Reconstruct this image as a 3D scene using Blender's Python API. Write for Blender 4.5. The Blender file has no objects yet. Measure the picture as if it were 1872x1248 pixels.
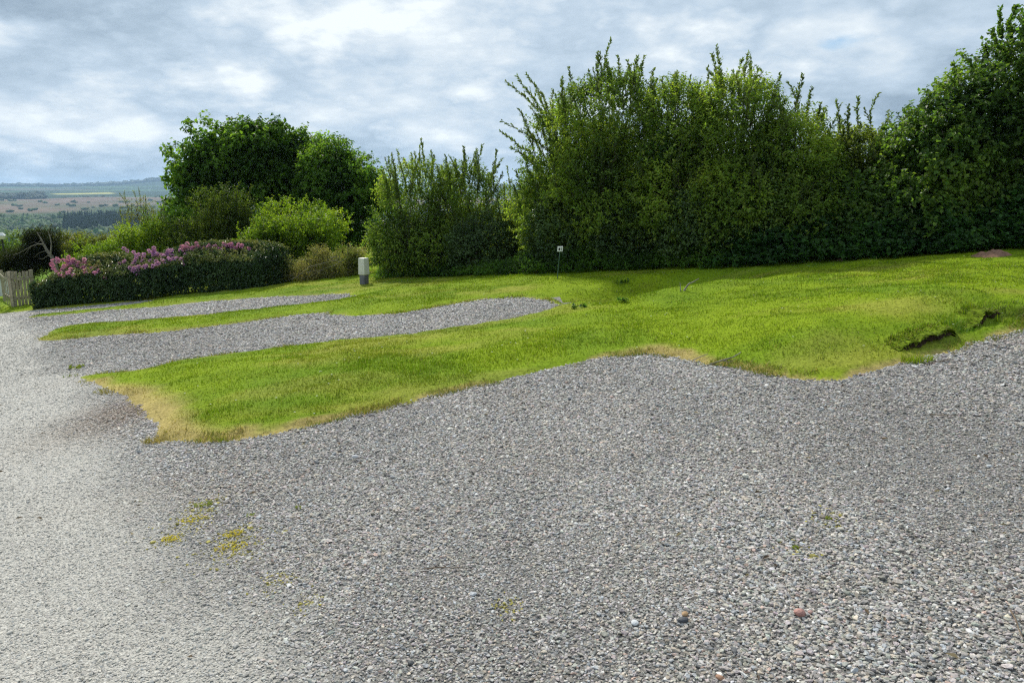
import bpy, math, numpy as np
from mathutils import Vector
rng = np.random.default_rng(7)
S = bpy.context.scene
R = math.radians

# ------------------------------------------------------------------ camera
FPX, W0, H0, HORIZON = 1388.0, 1872, 1248, 350.0
PITCH = math.atan((H0 / 2 - HORIZON) / FPX)
CAMZ = 1.6
cam = bpy.data.cameras.new('camera')
cam.sensor_width = 36; cam.lens = 36 * FPX / W0
cam.clip_start = 0.05; cam.clip_end = 60000
camo = bpy.data.objects.new('camera', cam); S.collection.objects.link(camo)
camo.location = (0, 0, CAMZ); camo.rotation_euler = (R(90) - PITCH, 0, 0)
S.camera = camo

# ------------------------------------------------------------------ sky, sun, exposure
SUN_EL, SUN_AZ = 41.0, -20.0          # azimuth from +Y, negative = left of the view
w = bpy.data.worlds.new('World'); S.world = w; w.use_nodes = True
nt = w.node_tree; nt.nodes.clear()
def N(t, **k):
    n = nt.nodes.new(t)
    for a, b in k.items():
        setattr(n, a, b)
    return n
def L(a, b): nt.links.new(a, b)
def M(op, a, b=None, c=None, clamp=False):
    n = nt.nodes.new('ShaderNodeMath'); n.operation = op; n.use_clamp = clamp
    for i, v in enumerate((a, b, c)):
        if v is None: continue
        if isinstance(v, (int, float)): n.inputs[i].default_value = v
        else: nt.links.new(v, n.inputs[i])
    return n.outputs[0]
sky = N('ShaderNodeTexSky', sky_type='NISHITA', sun_disc=False, sun_elevation=R(SUN_EL), sun_rotation=R(SUN_AZ), dust_density=0.2, ozone_density=1.5)
bg1 = N('ShaderNodeBackground'); bg1.inputs[1].default_value = 0.10; L(sky.outputs[0], bg1.inputs[0])
tc = N('ShaderNodeTexCoord'); sp = N('ShaderNodeSeparateXYZ'); L(tc.outputs['Generated'], sp.inputs[0])
zz = M('ADD', M('MAXIMUM', sp.outputs[2], 0.0), 0.30)
cb = N('ShaderNodeCombineXYZ'); L(M('DIVIDE', sp.outputs[0], zz), cb.inputs[0]); L(M('DIVIDE', sp.outputs[1], zz), cb.inputs[1])
def noise(scale, detail, rough, dist, off):
    mp = N('ShaderNodeMapping'); L(cb.outputs[0], mp.inputs[0]); mp.inputs['Location'].default_value = off
    n = N('ShaderNodeTexNoise'); L(mp.outputs[0], n.inputs['Vector'])
    n.inputs['Scale'].default_value = scale; n.inputs['Detail'].default_value = detail
    n.inputs['Roughness'].default_value = rough; n.inputs['Distortion'].default_value = dist
    return n.outputs[0]
def mapr(v, a, b, c=0.0, d=1.0):
    n = N('ShaderNodeMapRange', interpolation_type='SMOOTHSTEP'); L(v, n.inputs[0])
    for k, q in enumerate((a, b, c, d)): n.inputs[1 + k].default_value = q
    return n.outputs[0]
n1 = noise(1.15, 4, 0.5, 0.2, (3.1, 1.7, 0.0))                    # banks of cloud
n2 = noise(3.8, 10, 0.58, 0.0, (7.4, 2.2, 3.0))                  # puffs
bil = M('SUBTRACT', 1.0, M('ABSOLUTE', M('MULTIPLY_ADD', n2, 4.0, -2.0)), clamp=True)
n4 = noise(1.9, 10, 0.56, 0.0, (2.4, 8.2, 5.0))
nn = M('ADD', M('ADD', M('MULTIPLY', n1, 0.46), M('MULTIPLY', n4, 0.42)), M('MULTIPLY', M('SUBTRACT', n2, bil), 0.12))
nn = M('ADD', nn, 0.066)
cr = N('ShaderNodeValToRGB'); L(nn, cr.inputs[0])
e = cr.color_ramp.elements
e[0].position = 0.375; e[0].color = (0.30, 0.39, 0.49, 1)
e[1].position = 0.59; e[1].color = (0.88, 0.94, 0.97, 1)
for p_, c_ in ((0.43, (0.415, 0.52, 0.63, 1)), (0.48, (0.52, 0.63, 0.745, 1)), (0.54, (0.70, 0.78, 0.85, 1))):
    q = e.new(p_); q.color = c_
bg2 = N('ShaderNodeBackground'); bg2.inputs[1].default_value = 1.0; L(cr.outputs[0], bg2.inputs[0])
# a small break in the cloud with blue sky behind it
vd = N('ShaderNodeVectorMath', operation='SUBTRACT'); L(tc.outputs['Generated'], vd.inputs[0]); vd.inputs[1].default_value = (0.372, 0.913, 0.168)
vm = N('ShaderNodeVectorMath', operation='MULTIPLY'); L(vd.outputs[0], vm.inputs[0]); vm.inputs[1].default_value = (1.0, 1.0, 2.6)
vl = N('ShaderNodeVectorMath', operation='LENGTH'); L(vm.outputs[0], vl.inputs[0])
gap = mapr(M('ADD', vl.outputs['Value'], M('MULTIPLY', M('SUBTRACT', n4, 0.5), 0.2)), 0.022, 0.05)
mx = N('ShaderNodeMixShader'); L(gap, mx.inputs[0]); L(bg1.outputs[0], mx.inputs[1]); L(bg2.outputs[0], mx.inputs[2])
wo = N('ShaderNodeOutputWorld'); L(mx.outputs[0], wo.inputs[0])

sl = bpy.data.lights.new('sun', 'SUN'); sl.energy = 4.4; sl.angle = R(3); sl.color = (1.0, 0.95, 0.86)
so = bpy.data.objects.new('sun', sl); S.collection.objects.link(so)
sd_ = Vector((math.sin(R(SUN_AZ)) * math.cos(R(SUN_EL)), math.cos(R(SUN_AZ)) * math.cos(R(SUN_EL)), math.sin(R(SUN_EL))))
so.rotation_euler = (-sd_).to_track_quat('-Z', 'Y').to_euler(); so.location = (0, 0, 30)
S.view_settings.view_transform = 'Standard'; S.view_settings.look = 'None'
S.view_settings.exposure = 0.12; S.view_settings.gamma = 1.0
S.render.engine = 'CYCLES'
cy = S.cycles
cy.max_bounces = 6; cy.diffuse_bounces = 3; cy.glossy_bounces = 2; cy.transmission_bounces = 4; cy.transparent_max_bounces = 8
cy.volume_bounces = 1; cy.use_denoising = False; cy.filter_width = 1.25; cy.use_adaptive_sampling = False; cy.denoiser = 'OPENIMAGEDENOISE'; cy.denoising_input_passes = 'RGB_ALBEDO_NORMAL'; cy.denoising_prefilter = 'ACCURATE'; cy.caustics_reflective = False; cy.caustics_refractive = False
cy.sample_clamp_indirect = 4.0

# ------------------------------------------------------------------ helpers
COL = S.collection
def tag(o, label=None, cat=None, group=None, kind=None):
    for k, v in (('label', label), ('category', cat), ('group', group), ('kind', kind)):
        if v: o[k] = v
    return o
def link(name, me, parent=None, mat=None):
    o = bpy.data.objects.new(name, me); COL.objects.link(o)
    if mat is not None and me is not None: me.materials.append(mat)
    if parent is not None:
        o.parent = parent
        o.matrix_parent_inverse = parent.matrix_basis.inverted()
    return o
def empty(name, loc, label=None, cat=None, group=None):
    o = bpy.data.objects.new(name, None); COL.objects.link(o); o.location = loc
    o.empty_display_size = 0.2
    return tag(o, label, cat, group)
def mesh(name, V, F, col=None, smooth=False):
    """V (n,3), F (m,k) all faces with k corners, col (n,3) per vertex"""
    V = np.asarray(V, np.float32); F = np.asarray(F, np.int32)
    me = bpy.data.meshes.new(name); m, k = F.shape
    me.vertices.add(len(V)); me.vertices.foreach_set('co', V.ravel())
    me.loops.add(m * k); me.loops.foreach_set('vertex_index', F.ravel())
    me.polygons.add(m); me.polygons.foreach_set('loop_start', np.arange(m, dtype=np.int32) * k)
    me.polygons.foreach_set('use_smooth', np.full(m, smooth))
    if col is not None:
        a = me.color_attributes.new('col', 'FLOAT_COLOR', 'POINT')
        c = np.ones((len(V), 4), np.float32); c[:, :3] = col; a.data.foreach_set('color', c.ravel())
    me.update(calc_edges=True)
    return me
def _h(ix, iy, iz, s):
    n = (ix.astype(np.int64) * 374761393 + iy.astype(np.int64) * 668265263 + iz.astype(np.int64) * 2147483647 + s * 1274126177) & 0xffffffff
    n = ((n ^ (n >> 13)) * 1274126177) & 0xffffffff
    return ((n ^ (n >> 16)) & 0xffff) / 65535.0
def vnoise(P, f=1.0, s=0):
    """value noise -1..1; P (...,2|3)"""
    P = np.asarray(P, float) * f
    if P.shape[-1] == 2: P = np.concatenate([P, np.zeros(P.shape[:-1] + (1,))], -1)
    i = np.floor(P).astype(np.int64); t = P - i; t = t * t * (3 - 2 * t); r = 0
    for a in (0, 1):
        for b in (0, 1):
            for c in (0, 1):
                wgt = (t[..., 0] if a else 1 - t[..., 0]) * (t[..., 1] if b else 1 - t[..., 1]) * (t[..., 2] if c else 1 - t[..., 2])
                r = r + wgt * _h(i[..., 0] + a, i[..., 1] + b, i[..., 2] + c, s)
    return r * 2 - 1
def fbm(P, f=1.0, s=0, o=3):
    P = np.asarray(P, float); r = 0; a = 1; t = 0
    for k in range(o):
        r = r + a * vnoise(P, f * 2 ** k, s + k * 17); t += a; a *= .5
    return r / t
def sstep(a, b, x):
    t = np.clip((x - a) / (b - a), 0, 1); return t * t * (3 - 2 * t)
def nrm(v): return v / np.maximum(np.linalg.norm(v, axis=-1, keepdims=True), 1e-9)

def ray(px, py):
    u = (px - W0 / 2) / FPX; v = (H0 / 2 - py) / FPX
    return np.array([u, math.cos(PITCH) + v * math.sin(PITCH), -math.sin(PITCH) + v * math.cos(PITCH)])
def at(px, py, Y):
    d = ray(px, py); return np.array([0, 0, CAMZ]) + d * (Y / d[1])
def plane(x, y): return 0.1 * x - 0.016 * y
def hit0(px, py):
    d = ray(px, py); t = CAMZ / (0.1 * d[0] - 0.016 * d[1] - d[2]); return (d * t)[:2]

# ------------------------------------------------------------------ materials
def new_mat(name):
    m = bpy.data.materials.new(name); m.use_nodes = True
    return m, m.node_tree, m.node_tree.nodes['Principled BSDF']
def attr_mat(name, rough=0.7, spec=0.2, trans=0.0, tcol=1.5, ns=0.0, nf=40, bump=0.0, kind='GEOMETRY', sat=1.0):
    m, t, b = new_mat(name)
    a = t.nodes.new('ShaderNodeAttribute'); a.attribute_name = 'col'; a.attribute_type = kind
    c = a.outputs[0]
    b.inputs['Roughness'].default_value = rough; b.inputs['Specular IOR Level'].default_value = spec
    if ns or bump:
        g = t.nodes.new('ShaderNodeNewGeometry')
        n = t.nodes.new('ShaderNodeTexNoise'); n.inputs['Scale'].default_value = nf; n.inputs['Detail'].default_value = 6
        n.inputs['Roughness'].default_value = 0.65
        t.links.new(g.outputs['Position'], n.inputs['Vector'])
        if ns:
            mr = t.nodes.new('ShaderNodeMapRange'); mr.inputs[1].default_value = .3; mr.inputs[2].default_value = .7
            mr.inputs[3].default_value = 1 - ns; mr.inputs[4].default_value = 1 + ns
            t.links.new(n.outputs[0], mr.inputs[0])
            v = t.nodes.new('ShaderNodeVectorMath'); v.operation = 'SCALE'
            t.links.new(c, v.inputs[0]); t.links.new(mr.outputs[0], v.inputs['Scale']); c = v.outputs[0]
        if bump:
            bp = t.nodes.new('ShaderNodeBump'); bp.inputs['Strength'].default_value = bump; bp.inputs['Distance'].default_value = .02
            t.links.new(n.outputs[0], bp.inputs['Height']); t.links.new(bp.outputs[0], b.inputs['Normal'])
    t.links.new(c, b.inputs['Base Color'])
    if trans:
        tr = t.nodes.new('ShaderNodeBsdfTranslucent')
        v = t.nodes.new('ShaderNodeVectorMath'); v.operation = 'MULTIPLY'; v.inputs[1].default_value = (tcol * 1.0, tcol * 1.05, tcol * .42)
        t.links.new(c, v.inputs[0]); t.links.new(v.outputs[0], tr.inputs[0])
        mix = t.nodes.new('ShaderNodeMixShader'); mix.inputs[0].default_value = trans
        t.links.new(b.outputs[0], mix.inputs[1]); t.links.new(tr.outputs[0], mix.inputs[2])
        t.links.new(mix.outputs[0], t.nodes['Material Output'].inputs[0])
    return m
def plain(name, col, rough=.6, spec=.3, var=.15, nf=12, bump=0.0, metal=0):
    m, t, b = new_mat(name)
    n = t.nodes.new('ShaderNodeTexNoise'); n.inputs['Scale'].default_value = nf; n.inputs['Detail'].default_value = 6
    tcn = t.nodes.new('ShaderNodeTexCoord'); t.links.new(tcn.outputs['Object'], n.inputs['Vector'])
    r = t.nodes.new('ShaderNodeValToRGB'); r.color_ramp.elements[0].position = .3; r.color_ramp.elements[1].position = .7
    r.color_ramp.elements[0].color = tuple(x * (1 - var) for x in col) + (1,)
    r.color_ramp.elements[1].color = tuple(min(1, x * (1 + var)) for x in col) + (1,)
    t.links.new(n.outputs[0], r.inputs[0]); t.links.new(r.outputs[0], b.inputs['Base Color'])
    b.inputs['Roughness'].default_value = rough; b.inputs['Specular IOR Level'].default_value = spec; b.inputs['Metallic'].default_value = metal
    if bump:
        bp = t.nodes.new('ShaderNodeBump'); bp.inputs['Strength'].default_value = bump
        t.links.new(n.outputs[0], bp.inputs['Height']); t.links.new(bp.outputs[0], b.inputs['Normal'])
    return m
M_LEAF = attr_mat('leaf', .5, .25, trans=.55, tcol=1.8)
M_WAXY = attr_mat('waxy_leaf', .45, .32, trans=.18, tcol=1.2)
M_GRASS = attr_mat('grass_blade', .6, .2, trans=.35, tcol=1.3)
M_TURF = attr_mat('turf', .9, .05, ns=.35, nf=28, bump=.6)
M_LAND = attr_mat('hill_land', .95, .02, ns=.3, nf=.02)
M_FARLEAF = attr_mat('far_leaf', .8, .1, ns=.35, nf=.5)
M_GRAVEL = attr_mat('gravel_bed', .9, .2, ns=.7, nf=90, bump=1.0)
M_STONE = attr_mat('stone', .75, .3, ns=.25, nf=120, kind='INSTANCER')
M_BARK = plain('bark', (.075, .058, .04), .9, .1, .5, 30, .5)
M_DEADWOOD = plain('dead_wood', (.30, .27, .22), .85, .15, .35, 25, .4)
M_PETAL = attr_mat('petal', .6, .2, trans=.3, tcol=1.1)
M_TWIG = plain('twig', (.16, .12, .085), .9, .1, .4, 40, .3)

# ------------------------------------------------------------------ the plan of the pitches (photo pixels cast on the sloping ground)
pad2_low = [(135, 688), (240, 680), (330, 662), (450, 645), (590, 628), (700, 618), (800, 605), (900, 592), (1000, 579), (1045, 569)]
pad2_up = [(1042, 561), (1000, 550), (950, 545), (880, 549), (800, 561), (720, 573), (640, 580), (596, 573), (540, 577), (450, 588), (300, 605), (170, 614), (105, 622), (80, 620)]
l2_up = [(86, 608), (110, 599), (170, 592), (300, 583), (400, 574), (500, 563), (600, 552), (648, 543)]
pad1_up = [(640, 538), (600, 537), (520, 541), (440, 547), (380, 551), (320, 557), (200, 568), (120, 576), (45, 582)]
l3_up = [(60, 578), (130, 570), (200, 563), (260, 556), (290, 551), (270, 549), (200, 556), (130, 563), (62, 567), (30, 570), (0, 573), (-60, 577)]
front = [(1820, 615), (1760, 635), (1700, 652), (1640, 668), (1580, 681), (1540, 690), (1440, 687), (1390, 680), (1330, 668), (1260, 657), (1220, 650),
         (1180, 644), (1110, 650), (1060, 660), (1000, 675), (920, 695), (850, 712), (780, 728), (680, 752), (580, 775), (480, 795), (380, 801), (290, 803),
         (282, 775), (255, 745), (200, 712)]
POLY = np.array([hit0(*q) for q in pad2_low + pad2_up + l2_up + pad1_up + l3_up]
                + [(-19, 20.5), (-45, 26), (-45, 70), (45, 70), (45, 22), (14, 15.5), (7.2, 9.4)] + [hit0(1872, 600)] + [hit0(*q) for q in front])
def poly_sd(x, y):
    shp = np.shape(x); X = np.ravel(x).astype(float); Y = np.ravel(y).astype(float)
    d2 = np.full(len(X), 1e9); ins = np.zeros(len(X), bool); n = len(POLY)
    for i in range(n):
        a = POLY[i]; b = POLY[(i + 1) % n]; e_ = b - a
        t = np.clip(((X - a[0]) * e_[0] + (Y - a[1]) * e_[1]) / max(e_ @ e_, 1e-9), 0, 1)
        d2 = np.minimum(d2, (X - a[0] - t * e_[0]) ** 2 + (Y - a[1] - t * e_[1]) ** 2)
        c = (a[1] > Y) != (b[1] > Y)
        if a[1] != b[1]: ins ^= c & (X < (b[0] - a[0]) * (Y - a[1]) / (b[1] - a[1]) + a[0])
    s = np.where(ins, 1, -1) * np.sqrt(d2)
    P = np.stack([X, Y], -1)
    s = s + .07 * vnoise(P, 2.2, 3) * np.clip(Y / 10, .5, 1.2) + .045 * vnoise(P, 6, 4) + .02 * vnoise(P, 15, 6)
    return s.reshape(shp)
def line_dist(x, y, pts):
    """signed distance to a polyline (+ on its left) and the parameter 0..1 along it"""
    best = np.full(np.shape(x), 1e9); sg = np.zeros(np.shape(x)); par = np.zeros(np.shape(x)); n = len(pts) - 1
    for i in range(n):
        a = pts[i]; b = pts[i + 1]; e_ = b - a
        t = np.clip(((x - a[0]) * e_[0] + (y - a[1]) * e_[1]) / (e_ @ e_), 0, 1)
        d = np.hypot(x - a[0] - t * e_[0], y - a[1] - t * e_[1])
        s = np.sign(e_[0] * (y - a[1]) - e_[1] * (x - a[0]))
        k = d < best; best = np.where(k, d, best); sg = np.where(k, s, sg); par = np.where(k, (i + t) / n, par)
    return best * sg, best, par
CREST = np.array([hit0(*q) for q in ((930, 592), (1010, 578), (1070, 569), (1150, 556), (1230, 542), (1300, 530))])
HOLL = np.array([hit0(*q) for q in ((1080, 549), (1140, 535), (1205, 525), (1258, 518))])
LEDGE = np.array([hit0(*q) for q in ((1636, 652), (1690, 640), (1745, 622), (1790, 600), (1835, 585), (1900, 570))])
def lawn_z(x, y, sd=None):
    x = np.asarray(x, float); y = np.asarray(y, float)
    if sd is None: sd = poly_sd(x, y)
    z = plane(x, y); P = np.stack([x, y], -1)
    inside = np.clip(sd, 0, None)
    z = z + np.where(sd < 0, sd * .35, .035 * sstep(0, .12, inside))
    B = .05 + .12 * sstep(.5, 3, x) * sstep(11, 8, y)
    z = z + B * sstep(0, 1.1, inside)
    _, dc, pc = line_dist(x, y, CREST)
    z = z + .12 * np.exp(-(dc / .55) ** 2) * sstep(0, .5, pc + .15)
    _, dh, ph = line_dist(x, y, HOLL)
    z = z - .42 * np.exp(-(dh / .85) ** 2) * sstep(0, .5, inside)
    s, dl, pl = line_dist(x, y, LEDGE)
    wob = .05 * vnoise(P, 4, 9)
    win = sstep(0, .12, pl) * sstep(-.9, -.3, -dl)
    lift = np.where(s > 0, 1, 0) * .0
    z = z + win * (.06 * sstep(-.03, .03, s * 1.0 + wob) * np.exp(-np.clip(s, 0, None) / .7)) 
    z = z + (.024 * vnoise(P, 1.1, 21) + .016 * vnoise(P, 3.1, 22) + .011 * vnoise(P, 6.5, 23)) * sstep(.1, .8, inside)
    return z
def ground_hit(px, py):
    d = ray(px, py); t = np.linspace(1.5, 60, 900)
    for _ in range(2):
        X = d[0] * t; Y = d[1] * t; Z = CAMZ + d[2] * t
        sd = poly_sd(X, Y); G = np.where(sd > 0, lawn_z(X, Y, sd), plane(X, Y))
        k = np.argmax(Z < G); t = np.linspace(t[max(k - 1, 0)], t[k], 60)
    return np.array([X[k], Y[k], G[k]])
def surf(x, y):
    x = np.atleast_1d(np.asarray(x, float)); y = np.atleast_1d(np.asarray(y, float)); sd = poly_sd(x, y)
    return np.where(sd > 0, lawn_z(x, y, sd), plane(x, y))

# ------------------------------------------------------------------ terrain sheet to the horizon
PR = np.array([(0, 0), (60, 0), (130, -11), (300, -27), (600, -46), (1000, -61), (1400, -64), (1800, -56), (2300, -40), (3000, -27), (3600, -23), (4500, -6), (6000, 18), (7600, 52), (9000, 40), (14000, -40)], float)
def far_z(x, y):
    r = np.hypot(x, y); az = np.degrees(np.arctan2(x, y)); P = np.stack([x, y], -1)
    z = np.interp(r, PR[:, 0], PR[:, 1])
    k = sstep(500, 1500, r)
    z = z + k * (9 * vnoise(P, 1 / 700, 31) + 5 * vnoise(P, 1 / 260, 32)) * (1 - .5 * sstep(5000, 7000, r))
    z = z + sstep(5500, 7200, r) * (22 * sstep(-30, -24, az) + 26 * np.exp(-((az + 24) / 2.0) ** 2) + 8 * vnoise(np.stack([az, az * 0], -1), .35, 33))
    return z
def ground_z(x, y):
    r = np.hypot(x, y); k = sstep(34, 110, r)
    return (plane(x, y) - .25) * (1 - k) + far_z(x, y) * k
def land_col(x, y):
    r = np.hypot(x, y); az = np.degrees(np.arctan2(x, y)); P = np.stack([x, y], -1)
    n = fbm(P, 1 / 240, 41, 4)[..., None]; n2 = fbm(P, 1 / 90, 45, 3)[..., None]
    grass = np.array((.10, .17, .045)) * (1 + .35 * n); wood = np.array((.035, .065, .025)) * (1 + .3 * n2)
    moor = np.array((.115, .108, .068)) + np.clip(n * 2.2, -.7, .7) * np.array((-.085, -.03, -.045)) + np.clip(n2, 0, 1) * np.array((.06, .05, .02))
    near = np.array((.13, .22, .03)) * (1 + .2 * n2)
    c = near * (1 - sstep(150, 600, r))[..., None] + grass * sstep(150, 600, r)[..., None]
    k = (sstep(900, 1000, r + 90 * n2[..., 0]))[..., None]; c = c * (1 - k) + wood * k
    k = (sstep(2080, 2180, r + 160 * n[..., 0]))[..., None]; c = c * (1 - k) + moor * k
    k = (sstep(3250, 3450, r + 200 * n[..., 0]))[..., None]
    patch = _h(np.floor(x / 420 + .4 * n[..., 0]), np.floor(y / 330 + .4 * n2[..., 0]), np.zeros_like(x), 5)[..., None]
    fields = np.where(patch < .5, np.array((.03, .055, .03)), np.where(patch < .85, np.array((.06, .11, .045)), np.array((.10, .10, .06))))
    c = c * (1 - k) + fields * k
    k = ((np.abs(r - 4350) < 150 + 60 * n[..., 0]) & (az > -30.5) & (az < -27.5))[..., None]
    c = np.where(k, np.array((.42, .40, .12)), c)
    return np.clip(c, .01, .8)
rr = np.concatenate([np.linspace(0, 40, 9), np.geomspace(48, 14000, 170)])
azs = np.concatenate([np.linspace(-180, -46, 40)[:-1], np.linspace(-46, 46, 190), np.linspace(46, 180, 40)[1:]])
A, RR = np.meshgrid(np.radians(azs), rr)
X, Y = RR * np.sin(A), RR * np.cos(A)
V = np.stack([X, Y, ground_z(X, Y)], -1).reshape(-1, 3); na = len(azs); nr = len(rr)
i = np.arange((nr - 1) * na).reshape(nr - 1, na)[:, :-1].ravel()
F = np.stack([i, i + 1, i + 1 + na, i + na], -1)[:, ::-1]
g = link('ground', mesh('ground', V, F, land_col(V[:, 0], V[:, 1]), True), None, M_LAND); g['kind'] = 'structure'

# ------------------------------------------------------------------ gravel bed, lawn
def seg(*s):
    return np.unique(np.concatenate([np.arange(a, b + 1e-6, d) for a, b, d in s]).round(4))
def track_w(x, y):
    """1 on the worn dusty track at the left, 0 on the clean gravel of the pitches"""
    line = np.array([hit0(*q) for q in ((640, 1400), (430, 1248), (300, 1000), (235, 850), (180, 740), (110, 660), (75, 600), (40, 578))])
    xs = np.interp(y, line[:, 1], line[:, 0]); P = np.stack([x, y], -1)
    return sstep(.55, -.55, x - xs + .5 * fbm(P, .9, 61, 3))
def lawn_col(x, y, sd):
    P = np.stack([x, y], -1); n = fbm(P, .5, 51, 3)[..., None]; n2 = fbm(P, 2.5, 55, 3)[..., None]
    g1 = np.array((.185, .262, .009)); g2 = np.array((.128, .20, .008)); g3 = np.array((.25, .26, .04))
    n5 = vnoise(P, 9, 59)[..., None]; t = np.clip(.5 + 1.2 * n + .7 * n2 + .25 * n5, 0, 1); c = g2 * (1 - t) + g1 * t
    k = np.clip(1.9 * fbm(P * (.6, 1.6), .9, 57, 3)[..., None] - .22 + .35 * n2, 0, .75); c = c * (1 - k) + g3 * k
    k = sstep(.2, .6, vnoise(P, .9, 71))[..., None] * .3; c = c * (1 - k) + np.array((.07, .16, .012)) * k
    straw = np.array((.40, .30, .12)) * (1 + .3 * n2)
    wd = (.012 + .06 * sstep(-.2, .7, fbm(P, 1.3, 77, 2))) + .26 * sstep(-1.2, -3.2, x) * sstep(9.5, 7.5, y) + .10 * sstep(.6, 1.0, x) * sstep(2.3, 1.6, x) * sstep(8.5, 7.6, y)
    k = (sstep(1.0, .1, (sd + .12 * n2[..., 0]) / np.maximum(wd * 1.7, .05)) * .85)[..., None] * np.where(y > 10, .5, 1)[..., None]
    c = c * (1 - k) + straw * k
    s, dl, pl = line_dist(x, y, LEDGE); win = sstep(0, .1, pl) * sstep(.15, .05, dl)
    k = (sstep(.10, .03, np.abs(s + .03 + .05 * vnoise(P, 4, 9))) * win * .2)[..., None]; c = c * (1 - k) + np.array((.10, .08, .03)) * k
    _, dh, ph = line_dist(x, y, HOLL); k = (np.exp(-((dh) / .5) ** 2) * sstep(.3, .8, ph))[..., None] * .5
    c = c * (1 - k) + np.array((.22, .20, .03)) * k
    return np.clip(c, .005, .9)
xs = seg((-45, -20, 1.0), (-20, -8, .2), (-8, -3.5, .1), (-3.5, 6.5, .055), (6.5, 16, .25), (16, 45, 1.5))
ys = seg((5, 9, .05), (9, 14, .08), (14, 24, .16), (24, 36, .4), (36, 60, 2))
X, Y = np.meshgrid(xs, ys); SDG = poly_sd(X, Y)
Z = lawn_z(X, Y, SDG); far = sstep(30, 60, np.hypot(X, Y)); Z = Z * (1 - far) + (ground_z(X, Y) - .1) * far
nx = len(xs); i = np.arange(X.size).reshape(X.shape)[:-1, :-1].ravel(); F = np.stack([i, i + 1, i + 1 + nx, i + nx], -1)
keep = (SDG.ravel()[F].max(1) > -.06); F = F[keep]
def compact(V, F, *arrs):
    u, inv = np.unique(F, return_inverse=True); return (V[u], inv.reshape(F.shape)) + tuple(a[u] for a in arrs)
V = np.stack([X, Y, Z], -1).reshape(-1, 3); sdv = SDG.ravel()
V, F, sdv = compact(V, F, sdv)
o = link('lawn', mesh('lawn', V, F, lawn_col(V[:, 0], V[:, 1], sdv), True), None, M_TURF); o['kind'] = 'structure'

xs = seg((-45, -16, 1.0), (-16, 8, .2), (8, 20, 1.0)); ys = seg((-14, 1, 1.0), (1, 24, .2), (24, 30, .5))
X, Y = np.meshgrid(xs, ys); sdg = poly_sd(X, Y)
nx = len(xs); i = np.arange(X.size).reshape(X.shape)[:-1, :-1].ravel(); F = np.stack([i, i + 1, i + 1 + nx, i + nx], -1)
F = F[sdg.ravel()[F].min(1) < .12]
V = np.stack([X, Y, plane(X, Y) - .006 + .012 * vnoise(np.stack([X, Y], -1), .8, 5)], -1).reshape(-1, 3)
V, F = compact(V, F)
tw = track_w(V[:, 0], V[:, 1])[:, None]
gc = np.array((.22, .21, .195)) * (1 - tw) + np.array((.52, .50, .45)) * tw
gc = gc * (1 + .12 * fbm(V[:, :2], .7, 66, 3)[:, None])
dirt = np.exp(-(((V[:, 0] - hit0(235, 750)[0]) / .5) ** 2 + ((V[:, 1] - hit0(235, 750)[1]) / .9) ** 2))[:, None]
gc = gc * (1 - .75 * dirt) + np.array((.20, .13, .08)) * .75 * dirt
o = link('gravel_bed', mesh('gravel_bed', V, F, gc, True), None, M_GRAVEL); o['kind'] = 'structure'

# loose stones: points with a size, a turn and a colour; geometry nodes lay a stone on each
def scatter_cone(n_of_r, rmin, rmax, azlim=43):
    out = []
    for a, b in zip(np.geomspace(rmin, rmax, 25)[:-1], np.geomspace(rmin, rmax, 25)[1:]):
        n = int(n_of_r((a + b) / 2) * R(2 * azlim) * (b * b - a * a) / 2)
        r = np.sqrt(rng.uniform(a * a, b * b, n)); t = np.radians(rng.uniform(-azlim, azlim, n))
        out.append(np.stack([r * np.sin(t), r * np.cos(t)], -1))
    return np.concatenate(out)
P = scatter_cone(lambda r: 13000 * min(1, (3.9 / r) ** 1.4), 1.7, 27)
sd = poly_sd(P[:, 0], P[:, 1]); k = sd < rng.uniform(-.03, .03, len(P)) + .2 * (rng.uniform(0, 1, len(P)) < .05); P = P[k]; sd = sd[k]
r = np.hypot(P[:, 0], P[:, 1]); tw = track_w(P[:, 0], P[:, 1])
k = rng.uniform(0, 1, len(P)) > tw * .35; P, r, tw = P[k], r[k], tw[k]; n = len(P)
size = rng.lognormal(math.log(.0114), .29, n) * (1 - .25 * tw) * np.maximum(1, r / 4.5) ** .6
size = size * (1 - .22 * sstep(-.1, .5, fbm(P, .8, 73, 3))); size = np.clip(size, .006, .045)
scl = size[:, None] * np.stack([rng.uniform(.9, 1.35, n), rng.uniform(.75, 1.0, n), rng.uniform(.34, .58, n)], -1)
z = plane(P[:, 0], P[:, 1]) - .006 + .012 * vnoise(P, .8, 5) + rng.uniform(-.1, .35, n) * size - tw * .12 * size
rot = np.stack([rng.normal(0, .24, n), rng.normal(0, .24, n), rng.uniform(0, 6.28, n)], -1)
val = np.clip(rng.normal(.34, .10, n), .07, .7)[:, None]
col = val * (np.array((1.06, 1.0, .92)) + rng.normal(0, .035, (n, 3)))
u = rng.uniform(0, 1, n)
col = np.where((u < .10)[:, None], val * np.array((1.12, .98, .80)), col)
col = np.where(((u > .10) & (u < .114))[:, None], val * np.array((1.22, .9, .76)), col)
col = np.where(((u > .13) & (u < .25))[:, None], val * np.array((.97, 1.0, 1.02)), col)
col = np.where((u > .975)[:, None], np.minimum(val * 1.8, .7) * np.array((1, .98, .93)), col)
col = col * (1 - tw[:, None] * .65) + np.array((.54, .52, .465)) * rng.uniform(.75, 1.15, (n, 1)) * tw[:, None] * .65
dz = np.exp(-(((P[:, 0] - hit0(235, 750)[0]) / .45) ** 2 + ((P[:, 1] - hit0(235, 750)[1]) / .9) ** 2))[:, None]
col = col * (1 - .5 * dz) + np.array((.20, .13, .08)) * .5 * dz
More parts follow.
